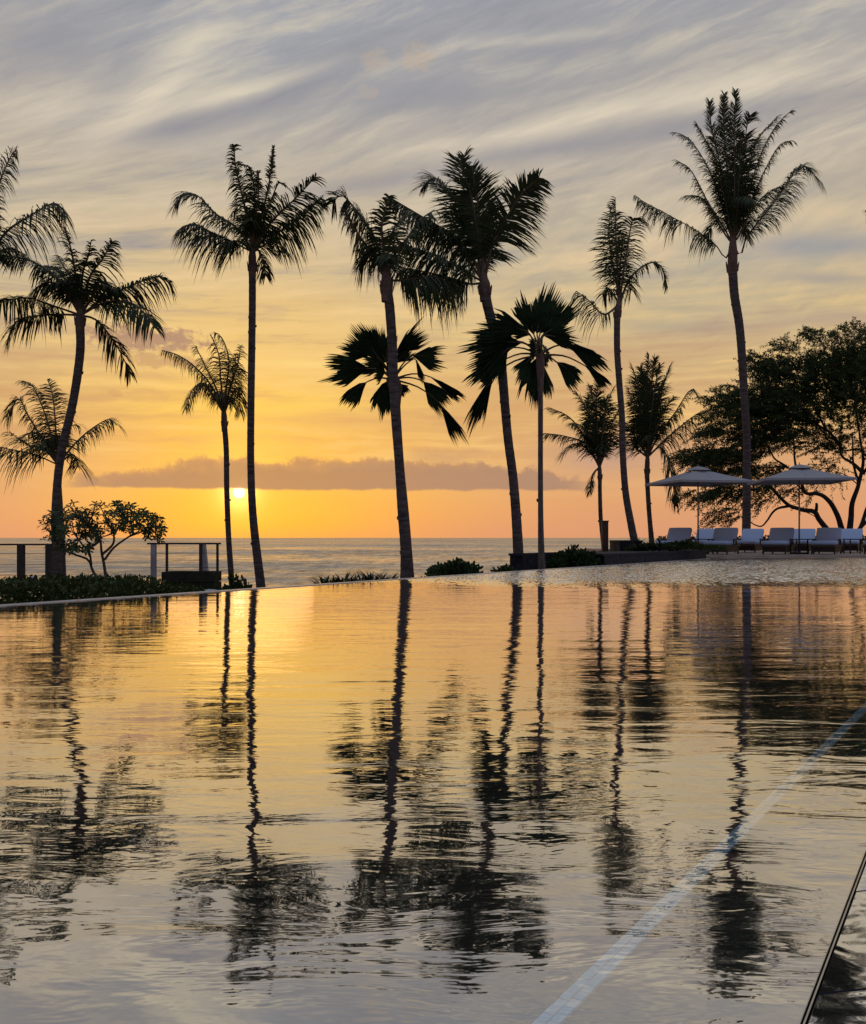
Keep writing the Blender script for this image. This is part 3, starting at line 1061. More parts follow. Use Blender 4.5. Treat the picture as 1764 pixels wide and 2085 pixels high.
coconut([(988, 590), (993, 622), (1008, 680), (1020, 727), (1025, 782), (1034, 886), (1045, 972), (1052, 1059), (1057, 1150)], (24, 21, 26), 20, (986, 565),
        [FD(p=[(980, 520), (971, 455), (957, 388), (938, 332), (946, 318)], L=1.15, roll=.7, n=120, droop=.3), FD(p=[(972, 520), (944, 445), (915, 390), (885, 362), (864, 378)], L=1.15, roll=.2, n=110, droop=.45),
         FD(p=[(981, 520), (979, 462), (970, 393), (962, 340)], L=.9, roll=.7, droop=.3), FD(p=[(995, 530), (1008, 488), (1036, 435), (1064, 393), (1098, 361)], L=1.0, roll=.9, n=100, droop=.45),
         FD(p=[(990, 520), (996, 460), (1000, 410)], L=.5), FD(p=[(960, 520), (924, 480), (858, 440), (795, 402)], L=.9, droop=1.0, dd=.5), FD(p=[(960, 540), (935, 502), (900, 470), (856, 446)], L=1.0, droop=.9),
         FD(p=[(960, 560), (936, 545), (889, 521), (828, 500)], L=.9, droop=1.1), FD(p=[(960, 578), (934, 570), (872, 554), (822, 545)], L=1.0, droop=1.1, n=100)], 72,
        'coconut palm right of centre with one broad dark upright frond', 7, dens=1.8, extra=2, reach=70)
coconut([(1257, 640), (1257, 711), (1261, 772), (1267, 852), (1268, 913), (1274, 1000), (1286, 1070), (1293, 1104)], (15, 15, 19), 26.5, (1262, 612),
        [FD(p=[(1257, 540), (1254, 460), (1253, 402)], L=.75, roll=.5), FD(p=[(1269, 560), (1279, 499), (1290, 445), (1314, 452)], L=.9), FD(p=[(1278, 575), (1302, 547), (1330, 534), (1350, 548), (1360, 586)], L=.55),
         FD(p=[(1255, 570), (1245, 520), (1240, 470), (1244, 420)], L=.8, droop=.5), FD(p=[(1250, 600), (1236, 585), (1226, 600)], L=.9), FD(p=[(1230, 640), (1200, 612), (1175, 593)], L=.85, droop=1.2, bare=.25),
         FD(p=[(1272, 590), (1280, 570), (1286, 590)], L=.9), FD(p=[(1262, 560), (1266, 510), (1270, 480)], L=.8)], 52,
        'slim leaning coconut palm rising from the dark stone planter', 8, dens=.95, extra=3, reach=50)
coconut([(1492, 545), (1496, 600), (1505, 655), (1510, 706), (1515, 792), (1521, 896), (1521, 1000), (1520, 1100)], (21, 18, 21), 34, (1493, 490),
        [FD(p=[(1478, 525), (1458, 499), (1416, 468), (1361, 437), (1309, 409), (1294, 397)], L=.9, droop=1.2, bare=.25, dd=-.5), FD(p=[(1508, 520), (1520, 485), (1548, 447), (1579, 409), (1603, 374), (1634, 336), (1676, 374)], L=1.05, droop=.9, bare=.25, dd=.3),
         FD(p=[(1479, 480), (1456, 440), (1430, 388), (1406, 345), (1378, 326)], L=1.0), FD(p=[(1480, 450), (1458, 378), (1430, 319), (1402, 281), (1374, 269)], L=1.0),
         FD(p=[(1484, 430), (1465, 326), (1450, 264), (1446, 206)], L=.9, droop=.3), FD(p=[(1489, 430), (1479, 326), (1475, 257), (1475, 191)], L=.7, droop=.25), FD(p=[(1496, 430), (1496, 291), (1498, 184)], L=.7, droop=.25),
         FD(p=[(1503, 430), (1515, 326), (1520, 267), (1528, 234), (1539, 246)], L=.85, droop=.4), FD(p=[(1508, 440), (1534, 360), (1555, 302), (1583, 253), (1612, 225)], L=1.0),
         FD(p=[(1508, 460), (1536, 395), (1560, 343), (1588, 295), (1614, 286)], L=1.0), FD(p=[(1505, 440), (1524, 343), (1544, 284), (1584, 236)], L=.95), FD(p=[(1508, 475), (1530, 430), (1560, 396), (1588, 380)], L=1.0),
         FD(p=[(1478, 470), (1450, 425), (1425, 400), (1395, 398)], L=1.0), FD(p=[(1487, 430), (1470, 350), (1440, 290), (1418, 250)], L=.9), FD(p=[(1500, 440), (1506, 350), (1509, 270)], L=.8),
         FD(p=[(1484, 440), (1470, 380), (1458, 330)], L=1.0), FD(p=[(1504, 440), (1515, 380), (1530, 330)], L=1.0)], 45,
        'tallest coconut palm with a dense round crown behind the two parasols', 9, dens=1.35, sweep=.7, extra=6, reach=120)
coconut([(1222, 972), (1222, 1000), (1224, 1060), (1231, 1124)], (9, 10, 12), 30, (1221, 945),
        [[(1190, 890), (1160, 850), (1120, 830)], [(1195, 905), (1150, 888), (1108, 882)], [(1205, 870), (1190, 825), (1172, 798)], [(1216, 860), (1215, 805), (1222, 772)],
         [(1230, 860), (1241, 810), (1252, 786)], [(1238, 890), (1250, 855), (1264, 830)], [(1240, 905), (1256, 892), (1266, 912)], [(1205, 925), (1175, 903), (1142, 925)],
         [(1212, 880), (1200, 840), (1196, 810)], [(1208, 900), (1185, 868), (1165, 862)], [(1226, 880), (1232, 840), (1236, 806)], [(1215, 850), (1207, 810), (1202, 786)], FD(p=[(1208, 965), (1203, 985), (1200, 1005)], L=.4)], 44,
        'short coconut palm beside the brown wooden post, half hidden by fan leaves', 10, sweep=.75, droop0=.6, dens=1.3, extra=5, reach=60, lw=.027)
coconut([(1318, 960), (1319, 990), (1322, 1040), (1328, 1110)], (11, 11, 14), 32, (1319, 925),
        [[(1308, 860), (1300, 790), (1285, 740)], [(1316, 850), (1318, 780), (1322, 722)], [(1326, 850), (1335, 780), (1345, 744)], [(1335, 840), (1350, 790), (1366, 742)],
         FD(p=[(1345, 880), (1375, 840), (1404, 795), (1416, 800)], L=.8, droop=1.0), FD(p=[(1350, 900), (1390, 865), (1425, 840), (1436, 846)], L=.8, droop=1.1), [(1300, 890), (1280, 865), (1262, 860)], [(1298, 915), (1285, 900), (1268, 912)],
         FD(p=[(1345, 910), (1362, 940), (1370, 985), (1376, 1022)], L=.7, droop=1.0), [(1312, 840), (1308, 790), (1304, 745)], [(1330, 850), (1342, 800), (1350, 775)], [(1310, 870), (1290, 820), (1278, 790)],
         [(1338, 870), (1356, 830), (1372, 810)], [(1320, 840), (1328, 780), (1334, 730)], [(1300, 900), (1288, 880), (1275, 870)], [(1318, 850), (1312, 800), (1312, 760)]], 44,
        'bushy coconut palm left of the first parasol', 11, sweep=.8, droop0=.55, dens=1.3, extra=7, reach=70, lw=.028)
coconut([(1850, 520), (1850, 800), (1845, 1100)], (22, 20, 24), 24, (1850, 500),
        [FD(p=[(1815, 470), (1785, 445), (1763, 428)], L=.45), [(1830, 400), (1810, 330), (1800, 290)], [(1850, 400), (1855, 300), (1860, 230)], [(1880, 420), (1920, 350), (1960, 330)], [(1890, 480), (1950, 470), (1990, 520)],
         [(1835, 420), (1822, 370), (1805, 350)]], 55,
        'coconut palm standing just beyond the right edge, one frond tip in view', 12, extra=4, reach=80)

# fan palms (hub, tip, half spread)
fanpalm([(806, 790), (809, 850), (816, 950), (826, 1050), (836, 1190)], (19, 17, 22), 21, (800, 772),
        [(765, 720, 716, 652, .62), (750, 720, 684, 696, .5), (741, 750, 648, 748, .5), (741, 782, 688, 818, .5, .4), (788, 782, 772, 840, .75, .6), (788, 722, 780, 652, .6), (765, 700, 735, 668, .6),
         (812, 714, 877, 648, .34), (848, 724, 915, 726, .62), (868, 782, 920, 828, .52, .1), (885, 772, 960, 812, .16, .1), (901, 830, 948, 905, .22, .1), (848, 735, 866, 775, .2, .6), (810, 735, 845, 700, .5),
         (792, 730, 750, 700, .8), (780, 745, 728, 722, .6)],
        'fan palm whose crown spreads around the trunk of the middle coconut palm', 21, extra=4, reach=70)
fanpalm([(1101, 745), (1101, 850), (1101, 1000), (1102, 1100), (1104, 1165)], (12, 12, 18), 18.4, (1100, 722),
        [(1085, 672, 1060, 582, .42), (1105, 668, 1152, 568, .52), (1095, 672, 1105, 600, .6), (1060, 670, 962, 636, .5), (1050, 697, 942, 690, .5), (1040, 700, 938, 722, .55), (1020, 735, 940, 770, .45, .2), (1000, 775, 952, 865, .24, .3),
         (1115, 684, 1182, 688, .35), (1160, 704, 1256, 718, .3, .35), (1140, 741, 1198, 778, .5, .3), (1197, 748, 1258, 786, .22, .3), (1094, 735, 1075, 815, .62, .3), (1098, 740, 1100, 820, .5, .3), (1079, 731, 1046, 768, .5, .3),
         (1110, 680, 1168, 640, .5), (1075, 680, 1040, 660, .6), (1030, 715, 985, 760, .6, .3), (1040, 690, 985, 665, .5)],
        'fan palm with a thin pale trunk at the pool edge and a dense dark crown', 22, extra=4, reach=70)

# ================================================================== FEATHERY TREE behind the loungers
DT = 42.0
ZX = lambda z: 1356.7 + .23088 * z
ZY = lambda z: 636.4 + .23088 * z
tb0 = at(1728, 1104, DT)
root = empty('shade_tree', tb0, 'wide dark spreading tree with twisting bare limbs behind the loungers', 'tree')
b = MB()
limbs = [([(1620, 2010), (1625, 1900), (1640, 1700), (1700, 1520), (1725, 1400), (1735, 1250), (1700, 1000)], 62, 14, 0),
         ([(1700, 1500), (1655, 1350), (1645, 1200), (1650, 1060)], 26, 8, .4),
         ([(1722, 1400), (1650, 1330), (1555, 1270), (1530, 1160), (1440, 1050)], 34, 8, -.5),
         ([(1738, 1420), (1790, 1310), (1710, 1212), (1560, 1215), (1450, 1180)], 30, 8, .8),
         ([(1590, 2010), (1560, 1920), (1500, 1760), (1420, 1640), (1330, 1600), (1230, 1590), (1190, 1500), (1150, 1380), (1120, 1080)], 58, 12, -1.2),
         ([(1520, 2010), (1430, 1930), (1350, 1820), (1310, 1760), (1200, 1740), (1080, 1700), (980, 1600), (900, 1530), (760, 1430), (600, 1350)], 60, 10, -2.0),
         ([(1325, 1770), (1325, 1690)], 34, 22, -1.6),
         ([(1080, 1705), (960, 1740), (900, 1830), (830, 1885), (750, 1850), (690, 1780)], 26, 6, -2.4),
         ([(1650, 2010), (1690, 1935), (1764, 1850), (1880, 1790), (2000, 1600)], 46, 12, 0),
         ([(1700, 1940), (1790, 1700), (1860, 1500), (1900, 1200)], 40, 12, 1),
         ([(1100, 1380), (950, 1280), (880, 1150), (700, 1000), (500, 900)], 20, 5, -2.2),
         ([(1230, 1590), (1100, 1480), (1000, 1450), (900, 1400)], 16, 5, -1.5),
         ([(1560, 1215), (1400, 1000), (1300, 800), (1200, 600)], 26, 8, 0),
         ([(1700, 1000), (1650, 700), (1600, 450), (1560, 300)], 20, 5, .5),
         ([(1440, 1050), (1200, 900), (1000, 750), (850, 600)], 22, 5, -1),
         ([(1200, 1740), (1290, 1790), (1350, 1800)], 10, 4, -1.8),
         ([(1700, 1520), (1600, 1440), (1500, 1400), (1420, 1380)], 12, 4, -.6)]
for pts, wa, wb, dd in limbs:
    n = max(4, len(pts) * 4)
    nn = len(pts)
    P3 = [at(ZX(x), ZY(y), DT + dd * i / max(1, nn - 1)) for i, (x, y) in enumerate(pts)]
    C = catmull(P3, n)
    C = [c + Vector((mnoise.noise(c * 1.3) * .05, 0, mnoise.noise(c * 1.7 + Vector((5, 0, 0))) * .05)) for c in C]
    rr = [((wa + (wb - wa) * (i / n) ** .8) * .23088 / F * DT / 2) for i in range(n + 1)]
    b.tube(C, rr, n=9)
under(b, tb0).build('trunk', M_treebark, root, smooth=True)
b = MB()
tw = MB()
blobs = [(1250, 700, 420, 300, 330), (1500, 550, 300, 230, 200), (1650, 330, 170, 200, 85), (1080, 320, 110, 45, 16), (1330, 250, 150, 60, 24), (860, 450, 130, 80, 22), (960, 540, 200, 90, 60),
         (820, 820, 260, 140, 120), (620, 740, 170, 100, 30), (540, 960, 150, 150, 60), (350, 1270, 230, 80, 85), (600, 1310, 250, 120, 120), (900, 1030, 240, 220, 150), (1080, 900, 300, 240, 200),
         (1350, 1130, 240, 110, 70), (1620, 900, 190, 170, 60), (1720, 620, 110, 200, 60), (360, 1600, 160, 50, 28), (600, 1570, 150, 70, 45), (850, 1590, 140, 110, 34), (560, 1770, 140, 60, 20),
         (960, 1420, 190, 90, 45), (1450, 1370, 140, 60, 22), (1100, 1540, 100, 40, 10), (1850, 700, 300, 400, 200), (1900, 1200, 200, 300, 70), (430, 1090, 130, 80, 30), (1300, 1550, 100, 40, 6),
         (480, 760, 110, 40, 10), (1550, 1200, 150, 100, 30), (760, 1180, 200, 130, 60)]
r_ = random.Random(77)
ccen = at(ZX(1500), ZY(1300), DT)
for (bx, by, rx, ry, cnt) in blobs:
    for j in range(int(cnt * 1.75)):
        a, q = r_.uniform(0, 2 * PI), r_.random() ** .5
        x, y = bx + rx * q * math.cos(a), by + ry * q * math.sin(a)
        p = at(ZX(x), ZY(y), DT + r_.gauss(0, 1.1) - 1.0 * (1 if x < 1200 else 0))
        outd = (p - ccen)
        outd.y *= .6
        outd.normalize()
        d0 = (outd * .8 + Vector((r_.gauss(-.25, .35), r_.gauss(0, .4), r_.gauss(.12, .25)))).normalized()
        L = r_.uniform(.55, 1.1)
        C = [p + d0 * L * t - UP * L * .42 * t * t for t in (0, .25, .5, .75, 1)]
        tw.tube(C, [.012, .010, .008, .006, .004], n=3, cap=False)
        for i in range(30):
            t = (i + r_.random()) / 30
            kk = min(3, int(t * 4))
            c = C[kk].lerp(C[kk + 1], t * 4 - kk)
            T = (C[kk + 1] - C[kk]).normalized()
            S = Vector((r_.gauss(0, 1), r_.gauss(0, 1), r_.gauss(0, .6)))
            S = (S - T * S.dot(T) * .7).normalized()
            dl = (S + T * .5 - UP * .2).normalized()
            ln, wl = r_.uniform(.10, .17), r_.uniform(.03, .052)
            W = dl.cross(Vector((r_.gauss(0, 1), r_.gauss(0, 1), r_.gauss(0, 1)))).normalized() * wl / 2
            c0_ = c
            b.add([c0_, c0_ + dl * ln * .5 + W, c0_ + dl * ln, c0_ + dl * ln * .5 - W], [(0, 1, 2, 3)])
b.mi = [0] * len(b.f)
b.add(tw.v, tw.f, 1)
under(b, tb0).build('crown', [M_treeleaf, M_treebark], root)

# ================================================================== PLUMERIA
DP = 14.5
pb = at(214, 1195, DP)
root = empty('plumeria_tree', pb, 'small flat-topped plumeria tree with bare forking branches by the railing', 'tree')
b, lb = MB(), MB()
r_ = random.Random(5)


def rosette(p, d0, n=8, L=.105):
    for i in range(n):
        a = i * 2.4 + r_.random() * .5
        X = d0.cross(Vector((.3, .9, .1))).normalized()
        Y = d0.cross(X)
        el_ = r_.uniform(-.15, .75)
        dl = (X * math.cos(a) + Y * math.sin(a) + d0 * el_).normalized()
        W = dl.cross(d0).normalized()
        ll = L * r_.uniform(.6, 1.1)
        w = ll * .32
        q1, q2, q3 = p + dl * ll * .35, p + dl * ll * .75 - UP * ll * .06, p + dl * ll - UP * ll * .16
        lb.add([p, q1 - W * w * .35, q2 - W * w * .5, q3, q2 + W * w * .5, q1 + W * w * .35], [(0, 1, 2, 3, 4, 5)])


def fork(p, d0, L, r, depth, tx=None):
    q = p + d0 * L
    mid = p.lerp(q, .5) + Vector((r_.gauss(0, .03), r_.gauss(0, .03), 0)) * L
    b.tube([p, mid, q], [r, r * .9, r * .8], n=7)
    if depth == 0:
        rosette(q, d0)
        return
    k_ = 2 if r_.random() < .75 else 3
    ph = r_.uniform(0, PI)
    for i in range(k_):
        a = ph + i * 2 * PI / k_
        sp2 = Vector((math.cos(a) * 1.15, math.sin(a) * .8, r_.uniform(-.1, .2)))
        nd = (d0 * .85 + sp2 * .62)
        nd.z = max(nd.z, .10)
        nd.normalize()
        fork(q, nd, L * r_.uniform(.72, .95), r * .74, depth - 1)


def limb(pts, r0, r1, dd):
    P3 = [at(x, y, DP + dd * i / (len(pts) - 1)) for i, (x, y) in enumerate(pts)]
    r0, r1 = r0 * .8, r1 * .72
    C = catmull(P3, 10)
    b.tube(C, [r0 + (r1 - r0) * i / 10 for i in range(11)], n=8)
    T = (C[-1] - C[-3]).normalized()
    return C[-1], T


NODES = []
for pts, r0, r1, dd, dep, L in (([(218, 1195), (212, 1150), (207, 1125), (205, 1100)], .035, .024, 0, 3, .13), ([(207, 1130), (230, 1108), (232, 1085)], .026, .02, -.2, 3, .13),
                                ([(213, 1140), (232, 1115), (262, 1093), (272, 1087)], .026, .018, .2, 3, .13), ([(214, 1195), (190, 1165), (180, 1140), (150, 1128), (140, 1115)], .032, .018, .2, 3, .11),
                                ([(186, 1150), (182, 1125), (170, 1112), (160, 1098)], .024, .018, -.3, 3, .12), ([(150, 1128), (135, 1122), (128, 1105), (115, 1095)], .02, .016, .3, 3, .10),
                                ([(205, 1105), (195, 1080), (180, 1066)], .022, .018, 0, 3, .12), ([(232, 1090), (245, 1070), (262, 1062)], .02, .016, .3, 3, .11), ([(262, 1093), (290, 1082), (302, 1074)], .016, .014, 0, 2, .10)):
    q, T = limb(pts, r0, r1, dd)
    NODES.append((pts[-1], q, r1))
for j in range(112):
    tx = 90 + 243 * (j + r_.random()) / 112
    ty = 1024 + 40 * max(0, (tx - 265) / 70) ** 1.5 + 26 * max(0, (140 - tx) / 50) + r_.random() ** 1.4 * 76 * (1 - .45 * max(0, (tx - 265) / 70))
    if j % 7 == 0: tx, ty = r_.uniform(98, 200), r_.uniform(1085, 1122)
    (nx, ny), q, r1 = min(NODES, key=lambda t: math.hypot(t[0][0] - tx, t[0][1] - ty) + r_.uniform(0, 30))
    tgt = at(tx, ty, DP + r_.uniform(-.55, .65))
    mid = q.lerp(tgt, .5) + Vector((0, 0, -.05 * r_.random())) + Vector((r_.gauss(0, .02), 0, r_.gauss(0, .02)))
    C = catmull([q, mid, tgt], 6)
    b.tube(C, [r1 * .62 * (1 - .5 * i / 6) for i in range(7)], n=6)
    T = ((C[-1] - C[-3]).normalized() + UP * .5).normalized()
    rosette(tgt, T)
    for kk in range(2):
        off = Vector((r_.gauss(0, .05), r_.gauss(0, .05), r_.uniform(.0, .05)))
        b.tube([C[4], C[4] + off * 1.2], [r1 * .35, r1 * .25], n=5)
        rosette(C[4] + off * 1.2, (off.normalized() + UP).normalized(), n=5)
under(b, pb).build('trunk', M_plumbark, root, smooth=True)
# trim leaves to the umbrella-shaped crown: handled by branch lengths
under(lb, pb).build('crown', M_plumleaf, root)

# ================================================================== RAILINGS at the left
def railing(x0, x1, ytop, d0, d1, posts, label, zfoot, wires=5):
    A_, B_ = at(x0, ytop, d0), at(x1, ytop, d1)
    rt_ = Vector((A_.x, A_.y, zfoot))
    root = empty('cable_railing', rt_, label, 'railing')
    L = B_ - A_
    ang = math.atan2(L.y, L.x)
    b = MB()
    c = (A_ + B_) / 2
    b.box((c.x, c.y, A_.z - .012), (L.length + .06, .05, .024), ang)
    under(b, rt_).build('top_rail', M_rail, root)
    for (px, w, mt) in posts:
        t = (px - x0) / (x1 - x0)
        q = A_.lerp(B_, t)
        b = MB()
        h_ = A_.z - .024 - zfoot
        b.box((q.x, q.y, zfoot + h_ / 2), (w, w, h_), ang)
        under(b, rt_).build('post', mt, root)
    for k_ in range(wires):
        z = A_.z - .14 - k_ * (A_.z - .3 - zfoot) / wires
        b = MB()
        b.tube([Vector((A_.x, A_.y, z)), Vector((B_.x, B_.y, z))], [.0035, .0035], n=5)
        under(b, rt_).build('cable', M_darkmetal, root)
    return root


railing(-120, 104, 1107, 13.2, 13.2, [(-100, .08, M_rail), (43, .085, M_rail), (100, .08, M_rail)], 'dark cable railing with square posts left of the curved palm trunk', -.55)
railing(305, 445, 1105, 12.6, 12.6, [(313, .065, M_conc), (340, .03, M_rail), (409, .04, M_rail), (443, .03, M_rail)], 'dark gate-like railing section with a pale end post right of the plumeria tree', -.55, wires=4)
# pale tapering pier behind the railing
q = at(421, 1165, 13.2)
b = MB()
zt, zb = at(416, 1108, 13.2).z, -.55
for (z, w0) in ((zb, .13), (zt, .03)):
    for (sx, sy) in ((-.02, -.05), (w0, -.05), (w0, .05), (-.02, .05)):
        b.v.append((at(414, 1108, 13.2).x + .0 + sx, 13.2 + sy, z))
b.f = [(3, 2, 1, 0), (4, 5, 6, 7), (0, 1, 5, 4), (1, 2, 6, 5), (2, 3, 7, 6), (3, 0, 4, 7)]
b.mi = [0] * 6
tag(b.build('tapered_pier', M_conc), 'pale tapering stone pier behind the railing section', 'pier')
# low timber box
c = at(391, 1180, 11.9)
root = empty('timber_planter', (c.x, c.y, -.5), 'low dark timber planter box below the railing section', 'planter')
w_ = 105 / F * 11.9
zt = at(391, 1163, 11.9).z
b = MB()
for k_ in range(5):
    zz = -.5 + (zt + .5) * (k_ + .5) / 5
    hgt = (zt + .5) / 5 - .008
    for (ox, oy, sx, sy) in ((0, -.2, w_, .025), (0, .2, w_, .025), (-w_ / 2 + .0125, 0, .025, .375), (w_ / 2 - .0125, 0, .025, .375)):
        b.box((ox, oy, zz + .5), (sx, sy, hgt))
b.build('box_body', simple('mossy_timber', (.016, .017, .011), (.034, .034, .022), scale=16, rough=.9, spec=.05), root)
b = MB()
b.box((0, 0, zt + .5 - .05), (w_ - .06, .34, .03))
b.build('soil_fill', M_soil, root)

# pale boulders
def boulder(px, py, d, sx, sy, sz, label, tilt=0.0):
    import bmesh
    bm = bmesh.new()
    bmesh.ops.create_icosphere(bm, subdivisions=3, radius=1)
    for v in bm.verts:
        n_ = mnoise.noise(v.co * 1.3 + Vector((px, 0, 0)))
        v.co = v.co * (1 + .25 * n_)
        v.co = Vector((v.co.x * sx, v.co.y * sy, v.co.z * sz))
        v.co.z += v.co.x * tilt
    me = bpy.data.meshes.new('boulder')
    bm.to_mesh(me)
    bm.free()
    me.materials.append(M_rock)
    me.polygons.foreach_set('use_smooth', [True] * len(me.polygons))
    o = bpy.data.objects.new('boulder', me)
    COL.objects.link(o)
    o.location = at(px, py, d)
    return tag(o, label, 'rock')


boulder(64, 1183, 10.6, .065, .06, .05, 'pale sloping boulder sticking out of the hedge at the far left', .5)
boulder(427, 1205, 11.0, .10, .10, .03, 'small flat pale stone at the pool edge below the timber planter')

# ================================================================== PLANTS along the edge
def leafcloud(b, pts_fn, n, L, asp, r_, upb=.3):
    for i in range(n):
        p, nrm = pts_fn()
        dl = (nrm + Vector((r_.gauss(0, .6), r_.gauss(0, .6), r_.gauss(upb, .5)))).normalized()
        ll = L * r_.uniform(.6, 1.3)
        W = dl.cross(Vector((r_.gauss(0, 1), r_.gauss(0, 1), r_.gauss(0, 1)))).normalized() * ll * asp
        b.add([p, p + dl * ll * .4 + W * .8, p + dl * ll * .75 + W * .7, p + dl * ll, p + dl * ll * .75 - W * .7, p + dl * ll * .4 - W * .8], [(0, 1, 2, 3, 4, 5)])


def bush(px, py_top, py_bot, halfw, d, label, seed, L=.07, n=1800, mat=M_bush, lumps=9, base_z=None, name='bush', cat='bush', group=None, skew=0.0):
    r_ = random.Random(seed)
    c = at(px, py_bot, d)
    zb = base_z if base_z is not None else c.z
    top = at(px, py_top, d).z
    hw = halfw / F * d
    root = empty(name, (c.x, c.y, zb), label, cat, group)
    H = top - zb
    LM = []
    for i in range(lumps):
        t = r_.uniform(-.85, .85)
        hgt = H * (1 - .75 * abs(t) ** 1.6) * r_.uniform(.75, 1.0)
        LM.append((Vector((c.x + t * hw + skew * hgt, c.y + r_.uniform(-.3, .3) * hw, zb + hgt * .5)), hw * .42, hgt * .5))
    def pf():
        q, rx, rz = r_.choice(LM)
        v = Vector((r_.gauss(0, 1), r_.gauss(0, 1), abs(r_.gauss(.1, 1)))).normalized()
        s = r_.uniform(.6, 1.0)
        return q + Vector((v.x * rx * s, v.y * rx * s, v.z * rz * s)), v
    b = MB()
    leafcloud(b, pf, n, L, .28, r_)
    under(b, (c.x, c.y, zb)).build('foliage', mat, root)
    b = MB()
    for q, rx, rz in LM:
        b.tube([Vector((c.x, c.y, zb - .15)), q.lerp(Vector((c.x, c.y, zb)), .5) + Vector((.02, .01, 0)), q + UP * rz * .7], [.012, .009, .004], n=5)
        for kk in range(4):
            b.tube([q, q + Vector((r_.uniform(-1, 1) * rx * .7, r_.uniform(-1, 1) * rx * .5, rz * r_.uniform(.2, .9)))], [.006, .002], n=4)
    under(b, (c.x, c.y, zb)).build('stems', M_plumbark, root)
    return root


bush(928, 1131, 1180, 66, 16.3, 'rounded leafy bush at the pool edge between the two middle palm trunks', 31, n=2600, L=.085, base_z=-.35)
bush(885, 1155, 1182, 30, 15.4, 'low tapering shrub trailing off the left of the rounded bush', 32, n=900, L=.06, base_z=-.4)
bush(1028, 1146, 1170, 36, 17.6, 'low loose shrub at the foot of the broad-fronded coconut palm', 33, n=900, L=.07, base_z=-.35)
bush(1170, 1106, 1156, 56, 20.5, 'large leafy bush right of the thin fan palm trunk', 34, n=2600, L=.10, base_z=-.3)
bush(1222, 1135, 1152, 22, 21.4, 'small shrub filling the gap between the large bush and the stone planter', 35, n=500, L=.08, base_z=-.2)
bush(478, 1168, 1205, 24, 12.6, 'small leafy shrub at the foot of the palm left of the sun', 36, n=330, L=.085, base_z=-.4)
bush(498, 1172, 1205, 14, 12.9, 'sprig of wide leaves between the two palms by the sun', 37, n=60, L=.12, base_z=-.4)
bush(1395, 1104, 1128, 62, 25.3, 'feathery green bush on the stone planter in front of the first lounger', 38, n=2300, L=.10, base_z=.22, mat=M_cover)
bush(1330, 1108, 1128, 46, 25.0, 'low green bush on the stone planter beside the leaning palm', 39, n=1300, L=.10, base_z=.22, mat=M_cover)


def straps(px, py, d, n, L, label, seed, group=None, spread=.7, w=.03, base_z=None):
    r_ = random.Random(seed)
    c = at(px, py, d)
    if base_z is not None: c.z = base_z
    b = MB()
    for i in range(n):
        a = r_.uniform(0, 2 * PI)
        le = r_.uniform(.25, 1.0) * spread
        d0 = Vector((math.cos(a) * le, math.sin(a) * le, 1)).normalized()
        ll = L * r_.uniform(.6, 1.1)
        W = d0.cross(Vector((math.cos(a), math.sin(a), 0)) + Vector((0, 0, .01)))
        W = Vector((-math.sin(a), math.cos(a), 0)) * w / 2
        pts = [Vector((0, 0, 0)) + d0 * ll * t + Vector((math.cos(a), math.sin(a), -.8)) * ll * .30 * t * t for t in (0, .35, .7, 1)]
        b.add([pts[0] - W * .6, pts[0] + W * .6, pts[1] - W, pts[1] + W, pts[2] - W * .8, pts[2] + W * .8, pts[3]], [(0, 1, 3, 2), (2, 3, 5, 4), (4, 5, 6)])
    o = b.build('strap_leaf_plant', M_strap)
    o.location = c
    return tag(o, label, 'plant', group)


for i, x in enumerate((662, 680, 700, 718, 737, 757, 775, 792)):
    dd = (.633 * 8.14 + 3.78) / (.633 - (x - CX) / F) + 1.0
    straps(x, 1186, dd, 30 if i % 2 else 38, .36 + .04 * ((i * 7) % 3), 'clump of short pointed leaves in the low row left of the middle palm trunk', 50 + i, 'row of spiky clumps along the pool edge', spread=.9, w=.035, base_z=-.18)
for i, (x, y, lab) in enumerate(((165, 1190, 'spiky strap-leaf plant between the curved palm trunk and the plumeria stem'), (192, 1192, 'arching strap-leaf plant at the left foot of the plumeria stem'),
                                 (226, 1192, 'tuft of strap leaves at the right foot of the plumeria stem'), (252, 1188, 'spiky strap-leaf plant right of the plumeria tree'),
                                 (1300, 1118, 'tuft of long blades on the planter left of the low green bush'), (1345, 1115, 'tuft of long blades in front of the first lounger'))):
    dd = 11.2 if x < 500 else 24.6
    straps(x, y, dd, 26, .26 if x < 500 else .5, lab, 70 + i, spread=1.0, w=.03, base_z=(.0 if x < 500 else .26))

# hedge / ground cover along the left of the edge (uncountable leaves): one object
r_ = random.Random(9)
b = MB()
smax = 11.0


def cover_top(s):
    return .15 + .06 * mnoise.noise(Vector((s * .9, 3, 0))) + .03 * mnoise.noise(Vector((s * 3.1, 1, 0))) - max(0, s - 2.2) * .16


